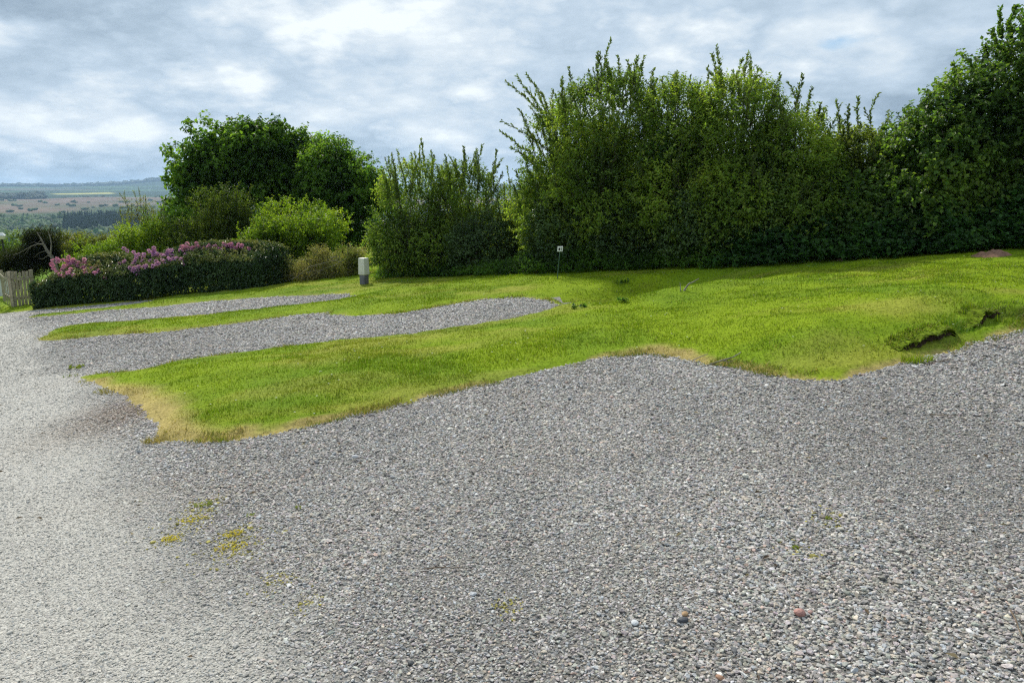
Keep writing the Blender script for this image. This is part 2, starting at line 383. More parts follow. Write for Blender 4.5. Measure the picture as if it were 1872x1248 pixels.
for mx_, my_, mr_ in ((350, 950, .12), (422, 1000, .12), (312, 985, .07), (425, 976, .08), (372, 922, .10), (1516, 948, .06), (1456, 1002, .05), (560, 1100, .05), (505, 1062, .06), (930, 1110, .05)):
    q_ = hit0(mx_, my_); dd = np.hypot((P[:, 0] - q_[0]), (P[:, 1] - q_[1]) * .7) / mr_; k_ = (rng.uniform(0, 1, n) < np.exp(-dd * dd) * .38); col[k_] = np.array((.34, .30, .07)) * rng.uniform(.6, 1.3, (k_.sum(), 1))
patchy = 1 + .16 * fbm(P, .55, 68, 3)[:, None] + .12 * fbm(P * (1.6, .35), .8, 69, 2)[:, None]; P_tint = np.clip(fbm(P, 1.1, 70, 3), 0, 1)[:, None] * .35; col = col * (1 - P_tint) + col * np.array((1.08, .98, .88)) * P_tint; col = col * patchy
def instancer(name, pts, rot, scl, col, make_variants, mat):
    me = bpy.data.meshes.new(name); me.vertices.add(len(pts)); me.vertices.foreach_set('co', np.asarray(pts, np.float32).ravel())
    for an, arr in (('rot', rot), ('scl', scl)):
        a = me.attributes.new(an, 'FLOAT_VECTOR', 'POINT'); a.data.foreach_set('vector', np.asarray(arr, np.float32).ravel())
    a = me.attributes.new('col', 'FLOAT_COLOR', 'POINT'); c = np.ones((len(pts), 4), np.float32); c[:, :3] = np.clip(col, 0.005, .9); a.data.foreach_set('color', c.ravel())
    me.materials.append(mat); me.update()
    o = bpy.data.objects.new(name, me); COL.objects.link(o)
    G = bpy.data.node_groups.new(name, 'GeometryNodeTree')
    G.interface.new_socket('Geometry', in_out='INPUT', socket_type='NodeSocketGeometry'); G.interface.new_socket('Geometry', in_out='OUTPUT', socket_type='NodeSocketGeometry')
    gi = G.nodes.new('NodeGroupInput'); go = G.nodes.new('NodeGroupOutput'); ip = G.nodes.new('GeometryNodeInstanceOnPoints')
    def named(an, ty):
        q = G.nodes.new('GeometryNodeInputNamedAttribute'); q.data_type = ty; q.inputs['Name'].default_value = an
        return q.outputs['Attribute']
    ge = make_variants(G, mat)
    G.links.new(gi.outputs[0], ip.inputs['Points']); G.links.new(ge, ip.inputs['Instance']); ip.inputs['Pick Instance'].default_value = True
    er = G.nodes.new('FunctionNodeEulerToRotation'); G.links.new(named('rot', 'FLOAT_VECTOR'), er.inputs[0]); G.links.new(er.outputs[0], ip.inputs['Rotation'])
    G.links.new(named('scl', 'FLOAT_VECTOR'), ip.inputs['Scale']); G.links.new(ip.outputs[0], go.inputs[0])
    md = o.modifiers.new('scatter', 'NODES'); md.node_group = G
    return o
def stone_variants(G, mat):
    gj = G.nodes.new('GeometryNodeGeometryToInstance')
    for k in range(7):
        ic = G.nodes.new('GeometryNodeMeshIcoSphere'); ic.inputs['Radius'].default_value = .5; ic.inputs['Subdivisions'].default_value = 2
        po = G.nodes.new('GeometryNodeInputPosition'); no = G.nodes.new('ShaderNodeTexNoise'); no.noise_dimensions = '4D'
        no.inputs['W'].default_value = k * 3.7; no.inputs['Scale'].default_value = 1.5; no.inputs['Detail'].default_value = 1.5
        G.links.new(po.outputs[0], no.inputs['Vector'])
        sb = G.nodes.new('ShaderNodeVectorMath'); sb.operation = 'SUBTRACT'; sb.inputs[1].default_value = (.5, .5, .5); G.links.new(no.outputs['Color'], sb.inputs[0])
        sc = G.nodes.new('ShaderNodeVectorMath'); sc.operation = 'SCALE'; sc.inputs['Scale'].default_value = 1.1; G.links.new(sb.outputs[0], sc.inputs[0])
        st = G.nodes.new('GeometryNodeSetPosition'); G.links.new(ic.outputs['Mesh'], st.inputs['Geometry']); G.links.new(sc.outputs[0], st.inputs['Offset'])
        ss = G.nodes.new('GeometryNodeSetShadeSmooth'); ss.inputs['Shade Smooth'].default_value = False; G.links.new(st.outputs[0], ss.inputs[0])
        sm = G.nodes.new('GeometryNodeSetMaterial'); sm.inputs['Material'].default_value = mat; G.links.new(ss.outputs[0], sm.inputs[0])
        G.links.new(sm.outputs[0], gj.inputs[0])
    return gj.outputs[0]
o = instancer('gravel', np.concatenate([P, z[:, None]], -1), rot, scl, col, stone_variants, M_STONE)
tag(o, 'loose grey stones covering the track and the pitches', 'gravel', kind='stuff')

# fine dead twigs and leaf bits lying on the gravel, laid after the grass
# mown grass blades
def blades(P, z, h, wd, col, lean=.5):
    n = len(P); a = rng.uniform(0, 6.283, n); b = rng.uniform(0, 6.283, n); l = rng.uniform(.1, 1, n) * lean
    base = np.concatenate([P, z[:, None]], -1); sx = np.stack([np.cos(a), np.sin(a), 0 * a], -1) * wd[:, None] / 2
    tip = base + np.stack([np.cos(b) * l, np.sin(b) * l, np.ones(n)], -1) * h[:, None]
    V = np.stack([base - sx, base + sx, tip], 1).reshape(-1, 3)
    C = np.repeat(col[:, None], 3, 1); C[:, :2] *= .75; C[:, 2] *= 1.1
    return V, np.arange(3 * n).reshape(-1, 3), C.reshape(-1, 3)
P = scatter_cone(lambda r: 8500 * min(1, (6.0 / r) ** 1.6), 5, 27)
sd = poly_sd(P[:, 0], P[:, 1]); k = sd > rng.exponential(.05, len(sd)) - .02 - .13 * sstep(-.1, .7, vnoise(P, 3.5, 88)); P, sd = P[k], sd[k]
dens = .55 + .6 * fbm(P, 1.3, 81, 3); edge = sstep(0, .35, sd)
s, dl, pl = line_dist(P[:, 0], P[:, 1], LEDGE); bare = (pl > .02) & (np.abs(s + .03 + .05 * vnoise(P, 4, 9)) < .012) & (dl < .2)
k = (rng.uniform(0, 1, len(P)) < np.clip(dens, .25, 1) * (.4 + .6 * edge)) & ~bare; P, sd = P[k], sd[k]; n = len(P)
z = np.where(sd > 0, lawn_z(P[:, 0], P[:, 1], sd), plane(P[:, 0], P[:, 1]) + .004); r = np.hypot(P[:, 0], P[:, 1])
tall = np.clip(.5 + .9 * fbm(P, .8, 83, 2), .2, 1.4)
s, dl, pl = line_dist(P[:, 0], P[:, 1], LEDGE); tuft = 1 + 1.6 * (dl < .25) * (pl > .02) * (vnoise(P, 3, 86) > -.1)
hgt = rng.uniform(.012, .030, n) * (.6 + .6 * tall) * (.55 + .45 * sstep(0, .5, sd)) * tuft * np.where(rng.uniform(0, 1, n) < .05, 1.9, 1) * (1 + .5 * vnoise(P, 5, 89))
wd = .0055 * np.maximum(1, r / 6) ** 1.0 * rng.uniform(.7, 1.4, n)
col = lawn_col(P[:, 0], P[:, 1], sd) * rng.uniform(.7, 1.35, (n, 1)) * (1 + rng.normal(0, .06, (n, 3)))
k = rng.uniform(0, 1, n) < .05; col[k] = np.array((.36, .33, .12)) * rng.uniform(.7, 1.2, (k.sum(), 1))
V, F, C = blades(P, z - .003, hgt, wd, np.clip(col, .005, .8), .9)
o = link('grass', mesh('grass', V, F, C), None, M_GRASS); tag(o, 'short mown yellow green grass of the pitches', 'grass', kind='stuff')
Pe = scatter_cone(lambda r: 9000 * min(1, (6.0 / r) ** 1.6), 5, 16); se = poly_sd(Pe[:, 0], Pe[:, 1]); cl = vnoise(Pe, 2.6, 95) + .5 * vnoise(Pe, 7, 96)
ke = (se > -.09) & (se < .10) & (cl > rng.uniform(-.2, .8, len(Pe))); Pe, se = Pe[ke], se[ke]; m_ = len(Pe)
ze = np.where(se > 0, lawn_z(Pe[:, 0], Pe[:, 1], se), plane(Pe[:, 0], Pe[:, 1]) + .004); ce = lawn_col(Pe[:, 0], Pe[:, 1], np.abs(se) + .12) * rng.uniform(.6, 1.25, (m_, 1))
ke = rng.uniform(0, 1, m_) < .4; ce[ke] = np.array((.36, .28, .12)) * rng.uniform(.6, 1.2, (ke.sum(), 1))
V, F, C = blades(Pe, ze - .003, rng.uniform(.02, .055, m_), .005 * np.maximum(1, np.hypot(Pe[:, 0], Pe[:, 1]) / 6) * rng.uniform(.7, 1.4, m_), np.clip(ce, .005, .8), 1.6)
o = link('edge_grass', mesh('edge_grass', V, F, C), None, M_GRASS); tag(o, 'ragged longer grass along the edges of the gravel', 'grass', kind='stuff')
Pl = scatter_cone(lambda r: 26 * min(1, (4 / r)), 1.8, 14); kl = (poly_sd(Pl[:, 0], Pl[:, 1]) < -.02) & (vnoise(Pl, .7, 97) > rng.uniform(-.9, .6, len(Pl))); Pl = Pl[kl]; m_ = len(Pl)
litter = (np.concatenate([Pl, (plane(Pl[:, 0], Pl[:, 1]) + .012)[:, None]], -1), np.concatenate([nrm(rng.normal(0, 1, (m_, 2))), rng.normal(0, .12, (m_, 1))], -1))
k = rng.choice(n, 330); q_ = np.concatenate([P[k], (z[k] + hgt[k] * .8)[:, None]], -1); m_ = 5; b = np.repeat(q_, m_, 0); a_ = np.tile(np.arange(m_) * 1.257, len(k)); d_ = np.stack([np.cos(a_), np.sin(a_), np.full(len(a_), .25)], -1)
daisy = (b, d_)
print('stones/blades', len(scl), n)

# ------------------------------------------------------------------ foliage tools
def leaves_geo(P, D, Nn, Ln, Wd, C):
    D = nrm(D); Sd = nrm(np.cross(D, Nn)); Nn = np.cross(Sd, D); n = len(P)
    mid = P + D * (Ln * .45)[:, None]; up = Nn * (Wd * .22)[:, None]; sx = Sd * (Wd * .5)[:, None]
    tip = P + D * Ln[:, None] - Nn * (Ln * .12)[:, None]
    V = np.stack([P, mid - sx + up, tip, mid + sx + up], 1).reshape(-1, 3)
    i = np.arange(n)[:, None] * 4
    F = np.concatenate([np.concatenate([i, i + 1, i + 2], 1), np.concatenate([i, i + 2, i + 3], 1)])
    return V, F, np.repeat(C, 4, 0)
def join_geo(parts):
    V, F, C = [], [], []; o_ = 0
    for v, f, c in parts:
        V.append(v); F.append(f + o_); C.append(c); o_ += len(v)
    return np.concatenate(V), np.concatenate(F), np.concatenate(C)
def tube_geo(pts, r0, r1, k=4):
    pts = np.asarray(pts, float); n = len(pts); T = nrm(np.gradient(pts, axis=0)); ref = np.array((.31, .87, .38))
    a = nrm(np.cross(T, ref)); b = np.cross(T, a); rad = np.linspace(r0, r1, n)
    th = np.arange(k) * 2 * math.pi / k
    V = (pts[:, None] + rad[:, None, None] * (np.cos(th)[None, :, None] * a[:, None] + np.sin(th)[None, :, None] * b[:, None])).reshape(-1, 3)
    F = [[i * k + j, i * k + (j + 1) % k, (i + 1) * k + (j + 1) % k, (i + 1) * k + j] for i in range(n - 1) for j in range(k)]
    return V, np.array(F)
def tubes_mesh(name, tubes):
    V, F = [], []; o_ = 0
    for v, f in tubes: V.append(v); F.append(f + o_); o_ += len(v)
    return mesh(name, np.concatenate(V), np.concatenate(F), None, True)
def bend(a, b, n=7, sag=.12, up=0.0):
    a = np.asarray(a, float); b = np.asarray(b, float); t = np.linspace(0, 1, n)[:, None]; ln = np.linalg.norm(b - a)
    off = rng.normal(0, 1, 3) * sag * ln; off[2] *= .3
    return a + (b - a) * t + np.sin(t * math.pi) * off + (t * (1 - t)) * 4 * np.array((0, 0, up * ln)) + rng.normal(0, .012 * ln, (n, 3)) * (t * (1 - t) * 4)
def pick_col(pal, P, n, seed, freq=1.1, spread=.16):
    pal = np.asarray(pal, float); q = np.clip(.5 + .9 * fbm(P, freq, seed, 3) + rng.normal(0, .17, n), 0, .999) * (len(pal) - 1)
    i = q.astype(int); t = (q - i)[:, None]
    return np.clip((pal[i] * (1 - t) + pal[np.minimum(i + 1, len(pal) - 1)] * t) * (1 + rng.normal(0, spread, (n, 1))) * (1 + rng.normal(0, .05, (n, 3))), .004, .9)
def lobe(px, py, Y, rx, ry, dep=None):
    """a lobe of a crown: centre seen at px,py at depth Y, radii given as seen"""
    c = at(px, py, Y); s = np.linalg.norm(c - (0, 0, CAMZ)) / FPX
    return np.concatenate([c, [rx * s, dep if dep else rx * s * .9, ry * s]])
def fill(lobes, n, lump=.22, lf=1.6, thr=-.25, clf=1.5, inner=.25, seed=0, front=.7, vol=1.0):
    lobes = np.asarray(lobes); ar = (lobes[:, 3] * lobes[:, 5] + lobes[:, 4] * lobes[:, 5] + lobes[:, 3] * lobes[:, 4]); n3 = int(n * 2.6)
    k = rng.choice(len(lobes), n3, p=ar / ar.sum()); d = nrm(rng.normal(0, 1, (n3, 3)))
    fl = (d[:, 1] > 0) & (rng.uniform(0, 1, n3) < front); d[fl, 1] *= -1
    rad = np.where(rng.uniform(0, 1, n3) < inner, rng.uniform(.3, .95, n3), 1 - np.abs(rng.normal(0, .10, n3)))
    c = lobes[k, :3]; e_ = lobes[k, 3:]
    P = c + d * e_ * rad[:, None] * (1 + lump * fbm(c + d * e_, lf, seed, 2))[:, None]
    ok = (fbm(P, clf, seed + 7, 2) > thr); P, d, k = P[ok], d[ok], k[ok]
    out = nrm(d / lobes[k, 3:])
    return P[:n], out[:n]
def sprig_leaves(P, out, k, slen, ll, lw, pal, seed, upb=.5, freq=1.1, splay=1.0, droop=.15):
    n = len(P); D = nrm(out * .8 + np.array((0, 0, upb)) + rng.normal(0, .45, (n, 3)))
    t = np.tile(np.linspace(.05, 1, k), n); D2 = np.repeat(D, k, 0); m = n * k
    base = np.repeat(P, k, 0) + D2 * (t * slen)[:, None] * np.repeat(rng.uniform(.6, 1.3, n), k)[:, None]
    per = nrm(np.cross(D2, rng.normal(0, 1, (m, 3))))
    ld = nrm(D2 * .55 + per * splay + np.array((0, 0, -droop)))
    nn_ = nrm(np.array((0, 0, 1.0)) * .9 + np.repeat(out, k, 0) * .5 + rng.normal(0, .45, (m, 3)))
    L_ = ll * rng.uniform(.65, 1.25, m); c = pick_col(pal, base, m, seed, freq)
    return leaves_geo(base, ld, nn_, L_, L_ * lw, c)
def shoot(a, b, ll, lw, pal, seed, start=.35, step=.021, tw=True, sag=.06):
    """an upright leafy shoot from a to b with short side twigs"""
    pts = bend(a, b, 10, sag, .03); ln = np.linalg.norm(np.diff(pts, axis=0), axis=1).sum(); m = max(8, int(ln * (1 - start) / step))
    def lay(pts, start, m, g=1.0):
        t = np.linspace(start, 1, m) * (len(pts) - 1); i = np.minimum(t.astype(int), len(pts) - 2); q = (t - i)[:, None]
        p = pts[i] * (1 - q) + pts[i + 1] * q; T = nrm(pts[i + 1] - pts[i]); per = nrm(np.cross(T, rng.normal(0, 1, (m, 3))))
        L_ = ll * g * rng.uniform(.6, 1.2, m)
        return leaves_geo(p, T * .9 + per * .75, T * -.3 + rng.normal(0, .5, (m, 3)) + (0, 0, .7), L_, L_ * lw, pick_col(pal, p, m, seed))
    geo = [lay(pts, start, m), lay(pts, start + .1, m)]; tub = [tube_geo(pts, .011, .003, 3)]
    if tw:
        for _ in range(int(ln * (1 - start) / .13)):
            t = rng.uniform(start, .93); i = int(t * (len(pts) - 1)); d = nrm(pts[min(i + 1, len(pts) - 1)] - pts[i] + nrm(rng.normal(0, 1, 3)) * .07)
            d = nrm(d + nrm(rng.normal(0, 1, 3)) * .55 + (0, 0, .2)); l_ = rng.uniform(.12, .34) * (1.25 - t)
            tp = pts[i] + d * np.linspace(0, l_, 4)[:, None]; geo.append(lay(tp, .1, max(4, int(l_ / step)), .9)); tub.append(tube_geo(tp, .005, .002, 3))
    return geo, tub
def plant(name, label, cat, base, lobes, n, k, slen, ll, lw, pal, seed, mat=None, group=None, stems=5, stem_r=.06, shoots=(), rshoots=0, shoot_pal=None,
          limbs=True, upb=.5, lump=.22, lf=1.6, thr=-.25, clf=1.5, inner=.25, zmin=None, extra=None, trunk='trunk', sl=.05, splay=1.0, shoot_len=(.3, .7), bark=None, spread=.5, front=.7, droop=.15):
    """a tree or shrub: an Empty > trunk (stems, limbs) and crown (leaves)"""
    base = np.asarray(base, float); root = empty(name, base, label, cat, group)
    P, out = fill(lobes, n, lump, lf, thr, clf, inner, seed, front); zm = base[2] + .03 if zmin is None else zmin
    ok = P[:, 2] > zm; P, out = P[ok], out[ok]
    geo = [sprig_leaves(P, out, k, slen, ll, lw, pal, seed, upb, splay=splay, droop=droop)]; tub = []; twg = []
    lob = np.asarray(lobes)
    for j in range(stems):
        q = lob[j % len(lob)]; top = q[:3] + rng.normal(0, .25, 3) * q[3:]
        b0 = base + np.array([*(rng.normal(0, 1, 2) * spread * .3), -.1]); pts = bend(b0, top, 9, .06)
        tub.append(tube_geo(pts, stem_r * rng.uniform(.7, 1.1), stem_r * .35, 6))
        if limbs:
            for _ in range(5):
                i = rng.integers(4, 9); q2 = lob[rng.integers(len(lob))]; d = nrm(rng.normal(0, 1, 3) + (0, -.3, .3))
                e2 = q2[:3] + d * q2[3:] * .85
                if np.linalg.norm(e2 - pts[i]) < 3.0: tub.append(tube_geo(bend(pts[i], e2, 7, .1), stem_r * .35, .008, 4))
    sp_ = shoot_pal if shoot_pal is not None else pal
    for a, b in shoots:
        g_, t_ = shoot(a, b, ll, lw, sp_, seed); geo += g_; twg += t_
    if rshoots:
        P2, o2 = fill(lobes, rshoots * 6, lump, lf, -1, clf, 0, seed, .5); ok = (o2[:, 2] > .25); P2, o2 = P2[ok][:rshoots], o2[ok][:rshoots]
        for p, q in zip(P2, o2):
            d = nrm(np.array((0, 0, 1.0)) + q * np.array((.4, .3, .2)) + rng.normal(0, .16, 3)); l_ = rng.uniform(*shoot_len)
            g_, t_ = shoot(p - d * .4, p + d * l_, ll, lw, sp_, seed, .25, sl, tw=l_ > .35); geo += g_; twg += t_
    if extra is not None: extra(root, P, out)
    V, F, C = join_geo(geo)
    link('crown', mesh('crown', V, F, C), root, mat or M_LEAF)
    if tub: link(trunk, tubes_mesh(trunk, tub), root, bark or M_BARK)
    if twg: link('twigs', tubes_mesh('twigs', twg), root, bark or M_BARK)['kind'] = 'stuff'
    return root

b, d_ = litter; m_ = len(b); l_ = rng.uniform(.012, .05, m_); w_ = np.where(rng.uniform(0, 1, m_) < .6, .003, l_ * .45)
V, F, C = leaves_geo(b, d_, np.tile((0., 0., 1.), (m_, 1)) + rng.normal(0, .25, (m_, 3)), l_, w_, np.array([(.16, .11, .07), (.25, .20, .12), (.10, .07, .05)])[rng.integers(0, 3, m_)])
o = link('leaf_litter', mesh('leaf_litter', V, F, C), None, M_PETAL); tag(o, 'small dead leaves and twig bits strewn over the gravel', 'leaf litter', kind='stuff')
b, d_ = daisy; V, F, C = leaves_geo(b, d_, np.tile((0., 0., 1.), (len(b), 1)), np.full(len(b), .011), np.full(len(b), .010), np.full((len(b), 3), .72))
o = link('daisies', mesh('daisies', V, F, C), None, M_PETAL); tag(o, 'tiny white daisies scattered over the lawn', 'daisies', kind='stuff')
# palettes (linear base colours)
WIL = [(.058, .10, .018), (.115, .178, .03), (.185, .26, .044), (.255, .32, .056)]
WILS = [(.055, .085, .03), (.09, .13, .045), (.12, .16, .05)]
SYC = [(.03, .068, .011), (.058, .12, .017), (.105, .19, .026), (.165, .265, .038)]
HAW = [(.07, .125, .012), (.145, .22, .018), (.23, .30, .03)]
OLI = [(.04, .065, .012), (.075, .11, .018), (.12, .155, .028)]
IVY = [(.032, .066, .015), (.06, .115, .024), (.105, .175, .034), (.155, .23, .046)]
DRK = [(.03, .06, .018), (.062, .11, .03), (.10, .16, .042)]
RHO = [(.022, .048, .016), (.042, .082, .025), (.072, .12, .036)]

# ------------------------------------------------------------------ the hedge on the right
def hb(px):
    """foot of the hedge as it is seen along the top of the lawn"""
    return ground_hit(px, np.interp(px, [690, 1000, 1330, 1600, 1872], [508, 498, 486, 472, 452]))
def sh(pairs, Y):
    return [(at(a, b, Y + rng.normal(0, .25)), at(c, d, Y + rng.normal(0, .25))) for a, b, c, d in pairs]
HG = 'shrubs of the tall hedge behind the lawn'
def willow(px, label, lob, pairs, n=2300, seed=0, back=1.3, rs=26, pal=WIL):
    b = hb(px); Y = b[1] + back; base = b + np.array((0, back, 0)); base[2] = surf(base[0], base[1])[0]
    return plant('willow_shrub', label, 'shrub', base, [lobe(a, c, Y + dy, rx, ry, dp) for a, c, rx, ry, dp, dy in lob], int(n * 2.0), 10, .26, .072, .48, pal, seed,
                 group=HG, stems=7, stem_r=.045, shoots=sh(pairs, Y), rshoots=int(rs * 2.6), shoot_pal=WILS, spread=1.2, thr=-.3, clf=1.9, lump=.26, zmin=b[2] + .1, sl=.026, shoot_len=(.2, .65))
willow(790, 'upright grey green willow shrub beside the white hookup post', [(770, 400, 85, 90, .9, 0), (860, 400, 70, 90, .9, -.2), (790, 455, 105, 55, 1.0, -.4), (880, 450, 60, 60, .9, -.6)],
       [(780, 380, 770, 255), (770, 390, 737, 290), (790, 380, 793, 285), (830, 380, 848, 270), (860, 390, 882, 265), (880, 390, 908, 275), (820, 390, 815, 285), (740, 400, 722, 305), (890, 390, 918, 290), (755, 380, 752, 280)],
       2600, 101, 1.0, 44)
willow(1000, 'willow shrub with loose branches leaning out to the left over the gap', [(1030, 330, 65, 110, .9, 0), (985, 400, 55, 70, .8, .5), (1040, 420, 80, 75, 1.0, -.3)],
       [(1040, 330, 915, 240), (1040, 340, 918, 222), (1040, 300, 925, 150), (1030, 300, 945, 140), (1030, 290, 962, 135), (1040, 290, 1010, 165), (1040, 280, 1040, 125), (1030, 270, 1022, 180),
        (1020, 340, 935, 270), (1020, 330, 950, 200), (1020, 300, 980, 165), (1000, 380, 962, 300), (1030, 350, 955, 285)], 1900, 102, 1.2, 20)
willow(1110, 'tallest willow shrub, its topmost spray highest above the lawn', [(1110, 270, 95, 125, 1.1, 0), (1120, 380, 110, 110, 1.2, -.3), (1080, 330, 70, 90, 1, .2)],
       [(1110, 230, 1117, 72), (1100, 230, 1092, 98), (1150, 220, 1148, 112), (1170, 220, 1178, 105), (1130, 220, 1130, 105), (1180, 230, 1200, 145), (1070, 230, 1068, 160), (1120, 230, 1108, 110)], 2700, 103, 1.3, 26)
willow(1235, 'willow shrub with a dip in its top between two taller ones', [(1235, 290, 80, 120, 1.1, .1), (1240, 390, 95, 100, 1.2, -.3)],
       [(1240, 230, 1236, 135), (1230, 240, 1212, 142), (1250, 240, 1262, 140), (1215, 250, 1190, 150), (1260, 240, 1280, 150)], 2100, 104, 1.3, 22)
willow(1340, 'tall willow shrub ending in a thin paired spray, right of the dip', [(1340, 280, 80, 120, 1.1, 0), (1350, 390, 95, 100, 1.2, -.3)],
       [(1330, 230, 1310, 85), (1325, 230, 1302, 100), (1350, 230, 1368, 98), (1360, 230, 1372, 120), (1370, 240, 1398, 148), (1320, 240, 1294, 125), (1345, 230, 1340, 130)], 2200, 105, 1.3, 24)
willow(1450, 'willow shrub right of the paired spray with a drooping green face', [(1445, 320, 70, 90, 1.1, 0), (1460, 400, 95, 80, 1.2, -.3)],
       [(1450, 250, 1468, 138), (1445, 250, 1440, 150), (1465, 250, 1484, 160), (1420, 250, 1415, 170), (1480, 270, 1500, 190)], 2000, 106, 1.3, 14)
willow(1560, 'lower willow shrub against the dark leafy bank at the right', [(1555, 305, 70, 48, 1.1, .5), (1570, 365, 90, 60, 1.2, 0)],
       [(1540, 270, 1530, 182), (1570, 260, 1568, 178), (1600, 260, 1606, 172), (1610, 270, 1626, 212), (1550, 260, 1552, 195), (1520, 270, 1507, 200)], 1700, 107, 1.6, 12, [(.07, .10, .015), (.13, .17, .024), (.2, .25, .035), (.26, .30, .05)])
# low dark skirt of the hedge: elder and holly suckers in front of the willows
def skirt(px, label, lob, n, seed, back=.75, pal=DRK, **k):
    b = hb(px); Y = b[1] + back; base = b + np.array((0, back, 0))
    return plant('hedge_shrub', label, 'shrub', base, [lobe(a, c, Y + dy, rx, ry, dp) for a, c, rx, ry, dp, dy in lob], n, 9, .22, .055, .6, pal, seed, mat=M_WAXY,
                 group=HG, stems=6, stem_r=.03, spread=1.5, thr=-.35, clf=2.2, lump=.2, inner=.4, zmin=b[2], **k)
skirt(760, 'dark low shrub close behind the white hookup post', [(745, 455, 60, 50, .6, 0), (810, 460, 60, 45, .6, -.1)], 1500, 121, pal=DRK)
skirt(880, 'dark low shrub under the right side of the grey green willow', [(880, 455, 60, 55, .6, 0)], 1000, 122)
skirt(1040, 'dark low shrub behind the small white marker plate', [(1040, 440, 75, 75, .7, 0)], 1600, 123)
skirt(1170, 'dark low shrub under the tallest willow', [(1165, 430, 85, 80, .7, 0)], 1800, 124)
skirt(1300, 'dark low shrub under the dip in the hedge top', [(1300, 420, 85, 85, .7, 0)], 1800, 125)
skirt(1430, 'dark low shrub hung with pale dead twigs, left of the leafy bank', [(1430, 405, 85, 80, .7, 0)], 1800, 126, pal=IVY)
def bank(px, label, lob, pairs, n, seed, back=1.3, rs=6, name='bramble_shrub'):
    b = hb(px); Y = b[1] + back; base = b + np.array((0, back, 0))
    return plant(name, label, 'shrub', base, [lobe(a, c, Y + dy, rx, ry, dp) for a, c, rx, ry, dp, dy in lob], n, 8, .22, .075, .78, IVY, seed,
                 group=HG, stems=7, stem_r=.05, shoots=sh(pairs, Y), rshoots=rs, spread=1.4, thr=-.3, clf=1.8, lump=.22, inner=.35, zmin=b[2] + .05, upb=.1, droop=.5, front=.85, shoot_len=(.12, .35))
bank(1600, 'dark bramble shrub in the low part of the leafy bank', [(1600, 395, 95, 70, 1.0, -.2), (1545, 410, 75, 60, .9, -.1), (1655, 310, 55, 68, 1, .1)], [], 3200, 131)
bank(1730, 'dark bramble shrub with an arching spray over the sky', [(1695, 305, 72, 95, 1.1, 0), (1745, 265, 72, 100, 1.1, .1), (1800, 230, 70, 112, 1.1, .1), (1690, 400, 100, 60, .9, -.3), (1790, 390, 100, 65, .9, -.3)],
     [(1760, 190, 1745, 118), (1740, 200, 1688, 165), (1740, 190, 1712, 150), (1790, 170, 1772, 115)], 4700, 132)
bank(1872, 'tallest dark shrub at the right edge with upright sprays', [(1885, 195, 75, 140, 1.1, 0), (1845, 225, 65, 125, 1.1, .1), (1960, 230, 100, 200, 1.3, .2), (1890, 370, 110, 80, 1, -.3), (1990, 380, 90, 80, 1, -.2)],
     [(1850, 120, 1828, 15), (1860, 110, 1857, 12), (1840, 130, 1815, 55), (1880, 110, 1880, 5), (1830, 140, 1800, 85), (1850, 120, 1843, 40)], 5000, 133)
def hazel(px, label, lob, seed):
    b = hb(px); Y = b[1] + .95; base = b + np.array((0, .95, 0))
    return plant('hazel_shrub', label, 'shrub', base, [lobe(a, c, Y + dy, rx, ry, dp) for a, c, rx, ry, dp, dy in lob], 620, 7, .26, .10, .8, [(.03, .065, .012), (.06, .115, .02), (.10, .165, .028)], seed,
                 group=HG, stems=4, stem_r=.03, spread=.6, thr=-.2, clf=1.6, lump=.35, droop=.5, zmin=b[2] + .3)
hazel(1395, 'broad leaved hazel hanging out of the hedge right of the middle', [(1395, 320, 34, 50, .5, 0), (1370, 375, 40, 45, .5, -.1)], 141)
hazel(1240, 'broad leaved hazel on the hedge face below the dip', [(1225, 300, 40, 35, .5, 0), (1260, 335, 40, 35, .5, -.1)], 142)
hazel(1520, 'broad leaved hazel between the willows and the leafy bank', [(1510, 370, 50, 40, .5, -.1), (1480, 420, 45, 30, .5, -.2)], 143)

# ------------------------------------------------------------------ trees and shrubs at the left
def clumps(big, m, r, flat=.7, seed=0, inner=.35):
    """break the big lobes of a crown into m small leaf clumps of radius about r"""
    P, out = fill(big, m, .3, .9, -1, 1, inner, seed, .65); P = P + rng.normal(0, r * .35, P.shape)
    rad = r * rng.uniform(.6, 1.25, (len(P), 1)) * np.array((1, 1, flat)); return np.concatenate([P - out * rad * .5, rad], 1)
def tree(name, label, px, Y, big, m, r, n, k, slen, ll, lw, pal, seed, zb=None, **kw):
    x = at(px, 400, Y)[0]; z = plane(x, Y) - .1 if zb is None else zb
    bl = [lobe(a, c, Y + dy, rx, ry, dp) for a, c, rx, ry, dp, dy in big]
    return plant(name, label, kw.pop('cat', 'tree'), (x, Y, z), clumps(bl, m, r, kw.pop('flat', .7), seed), n, k, slen, ll, lw, pal, seed, **kw)
BG = 'trees and shrubs beyond the rhododendron hedge'
tree('broadleaf_tree', 'big dark green broadleaf tree with layered crown, left of the blossoming one', 450, 31,
     [(410, 301, 68, 50, 1.9, 0), (510, 286, 60, 42, 1.8, .3), (370, 341, 45, 36, 1.3, -.2), (460, 351, 95, 60, 2.2, 0), (395, 411, 68, 55, 1.6, -.1), (545, 336, 50, 60, 1.8, .5), (395, 258, 22, 16, .8, 0), (545, 253, 20, 16, .7, .2), (350, 311, 22, 28, .7, 0), (480, 436, 80, 50, 1.8, .5), (460, 292, 60, 48, 1.8, 0), (570, 315, 50, 50, 1.6, .2), (520, 290, 55, 50, 1.8, 0)],
     290, .5, 9000, 9, .34, .15, .8, SYC, 201, group=BG, stems=5, stem_r=.12, thr=-.38, clf=1.1, lump=.34, inner=.3, upb=.25, spread=.5, droop=.55, trunk='trunk', rshoots=34, shoot_len=(.15, .5))
